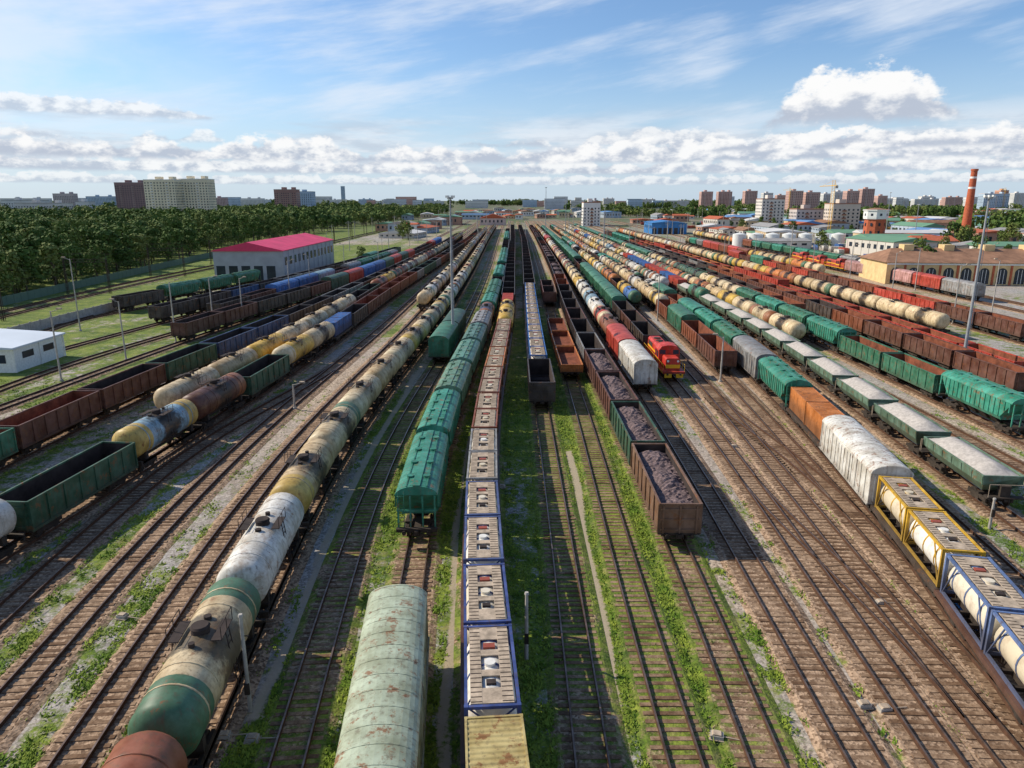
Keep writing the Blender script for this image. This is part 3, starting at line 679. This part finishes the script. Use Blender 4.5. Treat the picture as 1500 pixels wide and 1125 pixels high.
def thicket_mesh(seed):
    r=random.Random(seed); b=MB()
    for k in range(16):
        cx=r.uniform(-30,30); cy=r.uniform(-8,8); h=r.uniform(9,15); cr=r.uniform(3.5,6)
        b.rod((cx,cy,0),(cx,cy,h*.6),.3,.15,4,0,False)
        for q in range(60):
            d=Vector((r.gauss(0,1),r.gauss(0,1),r.gauss(0,1)+.2)).normalized(); p=Vector((cx,cy,h*.6))+Vector((d.x*cr,d.y*cr,d.z*h*.42))*r.uniform(.7,1.1)
            nn=(d+Vector((r.gauss(0,.35),r.gauss(0,.35),r.gauss(0,.35)))).normalized(); u=nn.orthogonal().normalized(); w=nn.cross(u); s=r.uniform(.7,1.7)
            b.add([p-u*s,p-w*s*.8,p+u*s,p+w*s*.8],[(0,1,2,3)],1)
    return b.mesh('thicket_mesh',[M['bark'],M['leaf']])
TM=[tree_mesh(s) for s in range(5)]; TH=[thicket_mesh(s) for s in range(4)]
def empty(name):
    e=bpy.data.objects.new(name,None); sc.collection.objects.link(e); return e
def tree_at(x,y,s,name='tree',par=None):
    o=obj(name,R.choice(TM),(x,y,-.1),R.uniform(0,6.28),parent=par); o.scale=(s*R.uniform(.85,1.25),s*R.uniform(.85,1.25),s); return o
belt=empty('tree_belt')
def edgeX(y): return np.interp(y,[100,171,250,360,500,800,1400],[-130,-127,-136,-153,-153,-135,-125])
y=110.0
while y<600:
    st=7.5+max(0,(y-200))*.014
    x=edgeX(y)+R.uniform(-3,3); depth=0
    lim=75 if y<350 else 110
    while depth<lim:
        tree_at(x+R.uniform(-3,3),y+R.uniform(-3,3),R.uniform(.75,1.22)*(1.0 if depth>8 else .8),'tree',belt)
        s=st*(1+depth*.008); x-=s; depth+=s
    y+=st*.95
far=empty('distant_tree_belt')
def thick(x,y,s=1):
    o=obj('thicket',R.choice(TH),(x,y,-.2),R.uniform(-.4,.4)+(math.pi if R.random()<.5 else 0),parent=far); o.scale=(s,s,s*R.uniform(.8,1.25))
for y in range(200,1500,38):
    e=float(edgeX(y)); 
    for k in range(9 if y<600 else 12):
        dd=(95 if y<600 else 10)+k*48
        if fbm(np.array([(e-dd)*.01]),np.array([y*.01]),40)[0]>.3: thick(e-dd-25+R.uniform(-8,8),y+R.uniform(-12,12),R.uniform(.9,1.15))
y=430.0
while y<3400:
    for side in (-1,1):
        for k in range(14):
            x=side*R.uniform(.06 if y>1100 else .13,.9)*y+(40 if side>0 else -60)
            if side<0 and y<1300 and x<-120: continue
            if side<0 and y<1000 and x>-100: continue
            if side>0 and (y<1000 and x<.42*y or (y<700 and R.random()<.55)): continue
            if fbm(np.array([x*.005]),np.array([y*.004]),77)[0]>(.42 if side<0 else .5): thick(x,y+R.uniform(-20,20),R.uniform(.7,1.1)*(1 if y<1500 else 1.3))
    y*=1.055
for k in range(120): thick(R.uniform(-3200,3200),R.uniform(3200,3900),1.7)
for i in range(90):
    y=R.uniform(300,900); tree_at(R.uniform(.22,.7)*y+50,y,R.uniform(.4,.8),'tree',far)
for px,py,s in ((1340,410,1.0),(1352,412,.8),(1328,408,.8),(1392,372,1.1),(1405,374,1.0),(1418,372,.9),(1480,366,1),(598,352,.9),(590,350,1),(530,385,.5),(1205,362,.6)):
    x,y=survey(px,py); tree_at(x,y,s,'deciduous_tree')
# ------------------------------------------------------------------ buildings
def bmat(name,col): return simple(name,col,.9,0,.12,.05)
BM={}
def block(name,x0p,x1p,ytop,dist,wall,depth=18,accent=None,storey=3.0,roofbox=True,win=True):
    s=dist*CP/F; xa=(x0p-CX)*s; xb=(x1p-CX)*s; hgt=25+(292.9-ytop)*s*CP; W=xb-xa
    key=wall
    if key not in BM: BM[key]=bmat('wall_render',wall)
    ak=accent or tuple(c*.6 for c in wall)
    if ak not in BM: BM[ak]=bmat('accent_render',ak)
    b=MB(); b.box(0,W,0,depth,0,hgt,0); b.box(-.15,W+.15,-.15,depth+.15,hgt,hgt+.8,1)
    if roofbox:
        b.box(W*.3,W*.3+min(6,W*.25),depth*.3,depth*.7,hgt+.8,hgt+4,0); 
        if W>30: b.box(W*.75,W*.75+5,depth*.3,depth*.7,hgt+.8,hgt+4,0)
    if win:
        nf=max(1,int((hgt-1.5)/storey)); nc=max(2,int(W/3.3)); cw=W/nc
        for j in range(nf):
            z=1.2+j*storey
            for i in range(nc):
                if accent and i%5==2: b.box(i*cw+.3,(i+1)*cw-.3,-.9,-.0,z-.6,z+.5,1); 
                b.box(i*cw+cw*.3,i*cw+cw*.7,-.05,.0,z,z+1.4,2)
            nd=max(1,int(depth/3.6)); dw=depth/nd
            for i in range(nd):
                for X in (-.05,W): b.box(X,X+.05,i*dw+dw*.28,i*dw+dw*.72,z,z+1.5,2)
            b.box(-.03,W+.03,-.03,.0,z-1.15,z-1.0,1)
    return obj(name,b.mesh(name+'_mesh',[BM[key],BM[ak],M['glass']]),(xa,dist,0))
CRM=(.84,.72,.50); PNK=(.52,.33,.28); GW=(.62,.62,.60); BRN=(.28,.18,.17); BLG=(.40,.50,.60)  # distant wall tones, desaturated so that haze is put into the colour
block('apartment_building',213,258,264,850,CRM,22,(.86,.82,.72)); block('apartment_building',259,306,263,868,CRM,22,(.86,.82,.72)); 
block('apartment_tower',170,212,268,1050,BRN,22,(.4,.3,.28)); block('apartment_tower',402,434,278,1150,(.34,.2,.17),22,(.45,.35,.3)); block('office_tower',435,457,281,1300,BLG,25)
block('office_tower',500,505,273,3000,BLG,14,roofbox=False)
for x0,x1,yt,d,c in ((0,60,294,1000,GW),(20,95,298,900,(.6,.57,.53)),(78,108,284,1500,(.5,.43,.42)),(126,168,288,1700,BLG),(0,70,291,1700,GW),(312,330,290,1600,(.5,.35,.33)),(352,385,291,1900,GW),(470,494,293,2100,GW),(560,590,294,2300,GW),(620,650,295,2400,GW),(525,545,292,2600,BLG),(110,130,296,1100,GW)):
    block('residential_block',x0,x1,yt,d,c,16,roofbox=yt<300)
for x0,x1,yt,d,c in ((1027,1044,281,1700,PNK),(1052,1072,281,1750,PNK),(1091,1109,280,1650,PNK),(1118,1132,283,1800,GW),(1156,1176,280,1400,PNK),(1180,1201,282,1420,PNK),(1206,1218,284,1700,GW),(1240,1258,280,1500,PNK),(1262,1280,277,1520,PNK),(1222,1240,281,1600,GW),(1286,1300,287,1800,PNK),(1441,1478,284,1500,BLG),(1464,1476,279,1600,(.5,.26,.18)),(1300,1330,291,1900,GW),(1340,1375,292,2000,GW),(1350,1368,288,2100,GW),(884,900,291,2500,GW),(940,960,292,2600,GW),(800,830,293,2800,GW),(960,1010,294,2400,GW),(1385,1410,289,2100,PNK),(1485,1500,283,1900,GW),(1138,1152,286,2100,PNK)):
    block('apartment_tower',x0,x1,yt,d,c,20,(.6,.5,.45))
for i in range(60):
    x0=R.uniform(-60,1560); 
    block('residential_block',x0,x0+R.uniform(8,34),R.uniform(288,295.5),R.uniform(1800,2900),R.choice([GW,BLG,PNK,(.6,.57,.53),(.55,.58,.62)]),16,roofbox=False,storey=4)
for x0,x1,yt,d,c in ((1117,1150,292,700,(.64,.60,.54)),(1169,1212,307,650,(.5,.44,.4)),(1222,1262,299,620,(.55,.48,.4)),(855,880,297,720,(.75,.73,.68)),(868,880,296,745,(.4,.42,.45))):
    block('unfinished_apartment_block' if x0>900 else 'office_building',x0,x1,yt,d,c,18,(.3,.15,.1))
def shed(name,x,y,w,dp,h,wall,roof,rise=1.5,rz=0,doors=0):
    b=MB(); b.box(-w/2,w/2,0,dp,0,h,0)
    b.prism([(-w/2-.4,h),(w/2+.4,h),(w/2+.4,h+.25),(0,h+rise+.25),(-w/2-.4,h+.25)],-.5,dp+.5,1)
    for i in range(max(1,int(w/4))): 
        xx=-w/2+2+i*4
        if doors: b.box(xx-1.4,xx+1.4,-.06,0,0,min(h-1.2,4.6),2)
        else: b.box(xx-.8,xx+.8,-.06,0,h*.4,h*.75,2)
    for i in range(int(dp/5)):
        for X in (-w/2-.05,w/2): b.box(X,X+.05,2+i*5,4.6+i*5,h*.5,h*.78,2)
    for i in range(int(dp/6)+1):
        for X in (-w/2-.16,w/2+.02): b.box(X,X+.14,i*6-.1+.1,i*6+.2,0,h-.02,0)
    return obj(name,b.mesh(name+'_mesh',[wall,roof,M['glass']]),(x,y,0),rz)
shed('locomotive_depot',-84,231,22,66,9.2,M['greyclad'],M['pinkroof'],2.6,0,1)
shed('maintenance_shed',-86,104,24,12,3.6,M['white'],bmat('pale_roof',(.6,.66,.72)),.8,0,0)
shed('warehouse',-205,340,46,26,9,bmat('wh2',(.6,.6,.6)),bmat('pale_roof2',(.65,.68,.70)),1)
x,y=survey(980,343); shed('blue_workshop',x,y,26,34,8,M['bluewall'],M['bluewall'],1.5,0,1)
x,y=survey(722,330); shed('station_building',x,y,26,20,7,bmat('station_wall',(.55,.42,.38)),M['brick'],4,0,0)
wl=[bmat('shed_wall',c) for c in ((.58,.54,.48),(.55,.42,.27),(.42,.24,.17),(.36,.42,.48),(.68,.65,.60))]; rf=[M['roofgrey'],M['roofbrown'],bmat('roof_light',(.58,.57,.55)),bmat('roof_blue',(.14,.28,.5)),bmat('roof_green',(.14,.28,.18)),M['brick']]
for i in range(360):
    y=R.uniform(300,1700); q=R.random()
    x=R.uniform(125,.75*y+60) if q<.7 else (-R.uniform(60,115 if y<900 else .5*y) if q<.85 else R.uniform(-60,110))
    if y<520 and x<150 and x>0: continue
    if x<0 and y<480: continue
    if -60<=x<=110 and y<940: continue
    if 105<x<200 and 210<y<270: continue
    shed('warehouse' if i%3 else 'garage_building',x,y,R.uniform(8,26),R.uniform(10,45),R.uniform(3,8),R.choice(wl),R.choice(rf),R.uniform(.5,2.5),R.choice([0,.1,-.15,1.5]))
for i in range(330):
    y=R.uniform(230,800); x=R.uniform(128,.7*y+40)
    if 105<x<200 and 205<y<275: continue
    obj('shipping_container',ME['ct'][0],(x,y,0),R.choice([0,0,1.57])+R.uniform(-.05,.05),R.choice([WHITE,RED,BLUE,GREY,CREAM,ORANGE,GREEN,WHITE]))
b=MB(); W=78
b.box(0,W,0,22,0,6.6,0)
b.add([(-.8,-.8,6.6),(W+.8,-.8,6.6),(W+.8,22.8,6.6),(-.8,22.8,6.6),(5,11,10.2),(W-5,11,10.2)],[(0,1,5,4),(1,2,5),(2,3,4,5),(3,0,4),(0,3,2,1)],1)
for i in range(15):
    x=2.8+i*5.1; pts=[(x-1.5,.3),(x+1.5,.3),(x+1.5,3.6)]+[(x+1.5*math.cos(a),3.6+1.5*math.sin(a)) for a in np.linspace(.3,math.pi-.3,7)]+[(x-1.5,3.6)]
    b.add([(q,-.05,z) for q,z in pts],[tuple(range(len(pts)))],2)
    b.box(x+2.2,x+2.8,-.25,-.0,0,5.85,3)
    for q in (-.5,.5): b.box(x+q-.06,x+q+.06,-.1,-.05,.3,4.6,4)
b.box(0,W,-.3,0,5.9,6.4,4)
for i in range(6): b.box(8+i*12,11+i*12,9,13,9.5,11.4,0)
x,y=survey(1296,416); obj('roundhouse',b.mesh('roundhouse_mesh',[M['cream'],M['roofbrown'],M['glass'],M['brick'],M['white']]),(x,y,0),-.1)
b=MB()
def octo(r,z0,z1,m,r1=None):
    r1=r1 or r; n=8; vs=[(r*math.cos(math.pi/8+k*math.pi/4),r*math.sin(math.pi/8+k*math.pi/4),z0) for k in range(n)]+[(r1*math.cos(math.pi/8+k*math.pi/4),r1*math.sin(math.pi/8+k*math.pi/4),z1) for k in range(n)]
    b.add(vs,[(k,(k+1)%n,n+(k+1)%n,n+k) for k in range(n)]+[tuple(range(n,2*n)),tuple(range(n))[::-1]],m)
octo(4.8,0,1.2,2); octo(4.5,1.2,15.0,0,4.3); octo(4.9,15.0,15.6,1); octo(5.0,15.6,19.2,1); octo(5.4,19.2,19.7,1); octo(5.3,19.7,20.6,2,.8)
for k in range(8):
    a=k*math.pi/4; 
    for z in (3.5,7.5,11.5):
        c=Vector((math.cos(a)*4.12,math.sin(a)*4.12,z)); t=Vector((-math.sin(a),math.cos(a),0))*.45; o=Vector((math.cos(a),math.sin(a),0))*.1
        b.add([c-t+o,c+t+o,c+t+o+Vector((0,0,1.6)),c-t+o+Vector((0,0,1.6))],[(0,1,2,3)],3)
    c=Vector((math.cos(a)*4.66,math.sin(a)*4.66,16.6)); t=Vector((-math.sin(a),math.cos(a),0))*.5
    b.add([c-t,c+t,c+t+Vector((0,0,1.2)),c-t+Vector((0,0,1.2))],[(0,1,2,3)],3)
x,y=survey(1277,364); o=obj('brick_water_tower',b.mesh('water_tower_mesh',[M['brick'],M['white'],M['roofbrown'],M['glass']]),(x,y,0)); o.scale=(1.2,1.2,1.02)
b=MB()
segs=[(0,3,0),(3,30,0),(30,31,1),(31,35.4,0),(35.4,36.4,1),(36.4,40,0)]
for z0,z1,m_ in segs: b.rod((0,0,z0),(0,0,z1),2.7-z0*.028,2.7-z1*.028,20,m_)
b.rod((0,0,39.4),(0,0,40.4),1.9,1.9,20,0)
d=420; o=obj('brick_chimney',b.mesh('chimney_mesh',[M['brick'],M['white']]),((1421-CX)/F*d*CP,d,0)); o.scale=(1,1,(25+(293-248)/F*d*CP*CP)/40.4)
b=MB()
for i in range(7):
    b.rod((i*9,0,0),(i*9,0,7),3.6,3.6,18,0); b.rod((i*9,0,7),(i*9,0,7.8),3.6,.3,18,0); b.rod((i*9+3.7,0,0),(i*9+3.7,0,7.6),.12,.12,5,0)
x,y=survey(1082,362); obj('storage_tank_farm',b.mesh('tankfarm',[M['white']]),(x,y,0))
def crane(px,ytop,dist):
    b=MB(); h=25+(293-ytop)/F*dist; s=.9
    for sx in (-s,s):
        for sy in (-s,s): b.rod((sx,sy,0),(sx,sy,h),.12,.12,4,0)
    for i in range(int(h/2.5)):
        z=i*2.5; b.rod((-s,-s,z),(s,-s,z+2.5),.07,.07,4,0); b.rod((-s,s,z),(-s,-s,z+2.5),.07,.07,4,0)
    b.rod((-9,0,h-4),(24,4,h-4),.3,.25,5,0); b.rod((0,0,h),(20,3,h-3.8),.07,.07,4,0); b.rod((0,0,h),(-8.5,0,h-3.8),.07,.07,4,0); b.box(-9,-7,-1,1,h-6,h-4,1)
    obj('tower_crane',b.mesh('crane_mesh',[M['yellow'],M['concrete']]),((px-CX)/F*dist*CP,dist,0),R.uniform(.9,1.8))
crane(1219,266,560); crane(1470,276,1500); crane(1156,276,1350)
# ------------------------------------------------------------------ masts / poles
def mast(px,py,h,name='floodlight_mast'):
    x,y=survey(px,py)
    b=MB(); b.rod((0,0,0),(0,0,h),.26,.12,10,0); b.rod((0,0,h-.15),(0,0,h+.15),.5,.5,10,0); b.rod((0,0,0),(0,0,.5),.6,.6,8,1)
    for k in range(6):
        a=k*math.pi/3; b.box(math.cos(a)*.6-.16,math.cos(a)*.6+.16,math.sin(a)*.6-.16,math.sin(a)*.6+.16,h+.05,h+.4,2)
    b.rod((.3,-.2,1),(.3,-.2,h*.95),.03,.03,4,0)
    for k in range(int(h/2)): b.rod((0,0,1+k*2),(.3,-.2,1+k*2),.02,.02,4,0)
    obj(name,b.mesh(name+'_mesh',[M['steelpole'],M['concrete'],M['white']]),(x,y,0))
mast(664,515,25.3); mast(1409,541,25.3); mast(799,348,33); mast(828,352,24); mast(884,372,22); mast(1297,345,30); mast(1339,352,22)
def lamp_post(px,py,h,side=1):
    x,y=survey(px,py); b=MB(); b.rod((0,0,0),(0,0,h),.14,.09,8,0); b.rod((0,0,h-.1),(side*1.4,0,h+.35),.05,.04,6,0); b.prism([(side*1.2-.3,h+.3),(side*1.2+.5,h+.3),(side*1.2+.4,h+.48),(side*1.2-.2,h+.48)],-.18,.18,1); b.rod((0,0,0),(0,0,.3),.3,.25,8,0)
    obj('lamp_post',b.mesh('lamp_post_mesh',[M['concrete'],M['walk']]),(x,y,0),R.uniform(-.4,.4))
for px,py,h in ((118,485,14),(90,558,10),(185,528,9.5),(258,503,11),(313,480,10),(432,600,3.2),(356,470,9),(425,440,10),(455,428,10),(505,400,10),(555,395,10),(1055,560,6.5),(963,470,10),(1395,475,12),(1305,440,12),(1243,420,12),(1190,395,12),(1452,460,12),(1340,425,12),(1155,400,10),(1105,385,11),(1060,380,10),(890,345,14),(560,370,10),(600,360,10),(640,352,11),(480,375,11),(700,345,14),(860,360,14),(930,365,12),(1000,360,12),(1450,400,10),(1375,395,10)):
    lamp_post(px,py,h,R.choice([-1,1]))
for i in range(120):
    y=R.uniform(330,1300); x=R.uniform(-.13,.45)*y
    x=R.uniform(-110,170) if y<600 else x
    b=MB(); h=R.uniform(9,15); b.rod((0,0,0),(0,0,h),.2,.13,6,0); b.rod((-1.5,0,h-1),(1.5,0,h-1),.08,.08,4,0); b.rod((-1.5,0,h-1),(0,0,h),.04,.04,4,0); b.rod((1.5,0,h-1),(0,0,h),.04,.04,4,0)
    obj('catenary_pole',b.mesh('catenary_pole_mesh',[M['concrete']]),(x,y,0))
def post(px,py,h):
    x,y=survey(px,py); b=MB(); b.rod((0,0,0),(0,0,h),.12,.085,8,0); b.rod((0,0,h),(0,0,h+.12),.13,.1,8,0); b.box(-.12,.12,-.2,-.08,1.1,1.7,1); b.rod((0,0,h*.8),(.3,0,h*.8),.03,.03,5,1)
    obj('concrete_cable_post',b.mesh('post_mesh',[M['concrete'],M['chassis']]),(x,y,0))
post(367,1042,5.4); post(771,966,4.1); post(1449,775,2.5); post(420,760,1.4) 
def portal(y):
    xa=float(np.interp(y,YG,T['E1']))+3.2; xb=xa-11.6; b=MB(); W=xa-xb
    for X in (0,W):
        for sx in (-.25,.25):
            for sy in (-.25,.25): b.rod((X+sx,sy,0),(X+sx*.6,sy*.6,9.5),.06,.06,4,0)
        for k in range(7): b.rod((X-.25,-.25,k*1.3),(X+.25,-.25,k*1.3+1.3),.03,.03,4,0)
    for z in (8.6,9.4): b.rod((0,0,z),(W,0,z),.07,.07,4,0)
    for k in range(10): b.rod((k*W/10,0,8.6 if k%2 else 9.4),((k+1)*W/10,0,9.4 if k%2 else 8.6),.04,.04,4,0)
    for X in (3.2,8.2): b.rod((X,0,8.6),(X,0,6.6),.06,.06,4,1)
    b.rod((-1.5,0,10.8),(W+1.5,0,10.8),.04,.04,4,0); 
    for X in (0,W): b.rod((X,0,9.4),(X,0,10.9),.05,.05,4,0)
    obj('catenary_gantry',b.mesh('gantry_mesh',[M['chassis'],M['chassis']]),(xb,y,0))
gy_=[105+i*46 for i in range(16)]
for y in gy_: portal(y)
V=[];Fc=[]
for off,z in ((0,6.5),(-5,6.5),(0,7.6),(-5,7.6),(4.5,10.8),(-9.6,10.8)):
    for a,b_ in zip(gy_[:-1],gy_[1:]):
        n0=len(V)
        for k in range(7):
            t=k/6; yy=a+(b_-a)*t; zz=z-(.9 if z>7 else .0)*4*t*(1-t); xx=float(np.interp(yy,YG,T['E1']))+off
            V+= [(xx,yy,zz-.02),(xx,yy,zz+.02)]
        for k in range(6): Fc.append((n0+2*k,n0+2*k+1,n0+2*k+3,n0+2*k+2))
obj('overhead_wires',npmesh('wires',V,Fc,[M['chassis']]))
def wall(p0,p1,h,m,name):
    a=Vector((*survey(*p0),0)); c=Vector((*survey(*p1),0)); L=(c-a).length; n=int(L/3); b=MB()
    for i in range(n): b.box(i*3+.1,i*3+2.9,-.06,.06,0,h,0); b.box(i*3-.1,i*3+.1,-.12,.12,0,h+.15,0)
    obj(name,b.mesh(name+'_mesh',[m]),a,math.atan2((c-a).y,(c-a).x))
wall((-20,505),(178,452),2.0,M['concrete'],'concrete_wall'); wall((0,449),(330,372),2.2,bmat('fence_green',(.12,.18,.13)),'perimeter_fence')
b=MB(); b.box(-.3,.3,-.2,.2,.04,.22,0); b.prism([(-.26,.22),(.26,.22),(.18,.3),(-.18,.3)],-.17,.17,1); b.rod((.3,0,.12),(1.2,0,.1),.03,.03,5,1); b.box(-.38,.38,-.26,.26,0,.04,1)
pm=b.mesh('point_machine_mesh',[M['concrete'],M['walk']])
for px,py in ((328,1082),(370,1086),(180,906),(1290,886),(1388,886),(1265,1036),(1295,1042),(1050,1082),(1075,656),(388,865),(735,715)):
    x,y=survey(px,py); obj('point_machine',pm,(x,y,.05),R.uniform(-.3,.3))
pts=[survey(px,py) for px,py in ((1392,880),(1415,905),(1432,930),(1455,950),(1480,975),(1510,1005))]
b=MB()
for a,c in zip(pts[:-1],pts[1:]): b.rod((*a,.2),(*c,.2),.07,.07,6,0)
obj('blue_hose',b.mesh('hose_mesh',[M['hose']]))
# ------------------------------------------------------------------ light, world, camera
sun=bpy.data.lights.new('sun','SUN'); sun.energy=5.0; sun.angle=math.radians(.5); sun.color=(1,.91,.76)
so=bpy.data.objects.new('sun',sun); sc.collection.objects.link(so)
dv=Vector((4.3,-1.4,-3.4)); so.rotation_euler=dv.to_track_quat('-Z','Y').to_euler()
wd=bpy.data.worlds.new('World'); sc.world=wd; wd.use_nodes=True; nt=wd.node_tree; bg=nt.nodes['Background']; BS=.12; bg.inputs['Strength'].default_value=BS
try: wd.cycles.sampling_method='NONE'
except Exception as e: print(e)
sk=nt.nodes.new('ShaderNodeTexSky'); sk.sky_type='NISHITA'; sk.sun_disc=False; sk.sun_elevation=math.asin(-dv.normalized().z); sk.sun_rotation=math.atan2(-dv.x,-dv.y)%(2*math.pi)
sk.air_density=1.0; sk.dust_density=.5; sk.ozone_density=1.5
def Q(*c): return tuple(v/BS for v in c)
tc=nt.nodes.new('ShaderNodeTexCoord'); D=S(nt,tc.outputs['Generated']); dx,dy,dz=sep(nt,D)
az=dx._m('ARCTAN2',dy)*57.2958; el=dz._m('ARCSINE')*57.2958
col=S(nt,sk.outputs[0])
col=mix(nt,1.0,col,(.85,1.02,1.22),'MULTIPLY')
col=mix(nt,el.ss(11,0)*.75,col,Q(.58,.71,.87))
hi=el.ss(34,19)  # fades cirrus out above the view, shaped to lower the ambient light
u=az*.966+el*-.259; v=el*.966-az*.16
wv=noise(nt,comb(nt,az,el,0.),.08,2)
ci=noise(nt,comb(nt,u*.06,v*.34,3.3),1.0,6,.62)+(wv-.5)*.6
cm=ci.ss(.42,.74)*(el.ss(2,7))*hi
col=mix(nt,cm*.7,col,Q(.82,.88,.97))
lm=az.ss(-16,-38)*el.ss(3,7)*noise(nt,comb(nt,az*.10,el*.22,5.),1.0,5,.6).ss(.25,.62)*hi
col=mix(nt,lm*.75,col,Q(.82,.88,.97))
bk=noise(nt,comb(nt,az*.07,el*.55,9.1),1.0,6,.6).ss(.40,.60)*el.ss(1.2,2.8)*el.ss(7.2,4.2)
col=mix(nt,bk*.75,col,mix(nt,noise(nt,comb(nt,az*.2,el*.9,2.1),1.0,4,.6).ss(.35,.65),Q(.56,.62,.72),Q(.86,.89,.94)))
def cum(base,amp,freq,seed,thr,k,azm=None,op=1.0,edge=.26):
    global col
    pr=noise(nt,comb(nt,az*freq,seed,0.),1.0,2,.6)
    p01=((pr-thr)*k).cl()
    if azm: p01=p01*azm
    q=.62/math.sqrt(amp)
    pf=noise(nt,comb(nt,az*q,el*q*1.7,seed*1.7),1.0,6,.62)-.5
    top=p01*amp
    h=el-base
    dd=top-h+pf*(1.9*amp)*(p01._m('POWER',.5))
    mk_=dd.ss(0,edge*amp)*(h+pf*amp*.35).ss(-.10*amp,.16*amp)*p01.ss(.02,.12)
    pf2=noise(nt,comb(nt,(az+.5*amp)*q,(el-.3*amp)*q*1.7,seed*1.7),1.0,4,.6)-.5
    sh=((h/(amp*.8))*.7+(pf2-pf)*-2.6+.12).cl()
    cc=mix(nt,sh.ss(0,.85),Q(.50,.56,.67),Q(.98,.98,.98))
    col=mix(nt,(mk_*op).cl(),col,cc)
cum(3.9,1.4,.13,91.3,.40,6,az.ss(-8,4)*az.ss(20,12)+az.ss(-12,-20),.7)
cum(1.1,.7,.33,11.1,.24,5,None,.65)
cum(1.9,1.1,.21,77.7,.26,5,None,.85)
cum(2.7,1.7,.15,23.4,.24,4,None,.95)
cum(3.4,1.4,.11,31.7,.40,6,az.ss(10,22),.95)
cum(5.1,3.3,.22,57.5,.05,4.0,az.ss(17.5,21.5)*az.ss(32,27),1.0)
cum(5.4,1.2,.12,71.2,.1,4.0,az.ss(-18,-28)+az.ss(33,37),.7)
col=mix(nt,el.ss(0,-1),col,Q(.22,.22,.20))
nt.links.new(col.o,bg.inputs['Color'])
cam=bpy.data.cameras.new('camera'); co=bpy.data.objects.new('camera',cam); sc.collection.objects.link(co)
co.location=(0,0,H); co.rotation_euler=(math.pi/2-P,0,0); cam.sensor_width=36; cam.lens=F/1500*36; cam.clip_start=.5; cam.clip_end=40000
sc.camera=co
sc.view_settings.view_transform='Standard'; sc.view_settings.look='None'; sc.view_settings.exposure=0
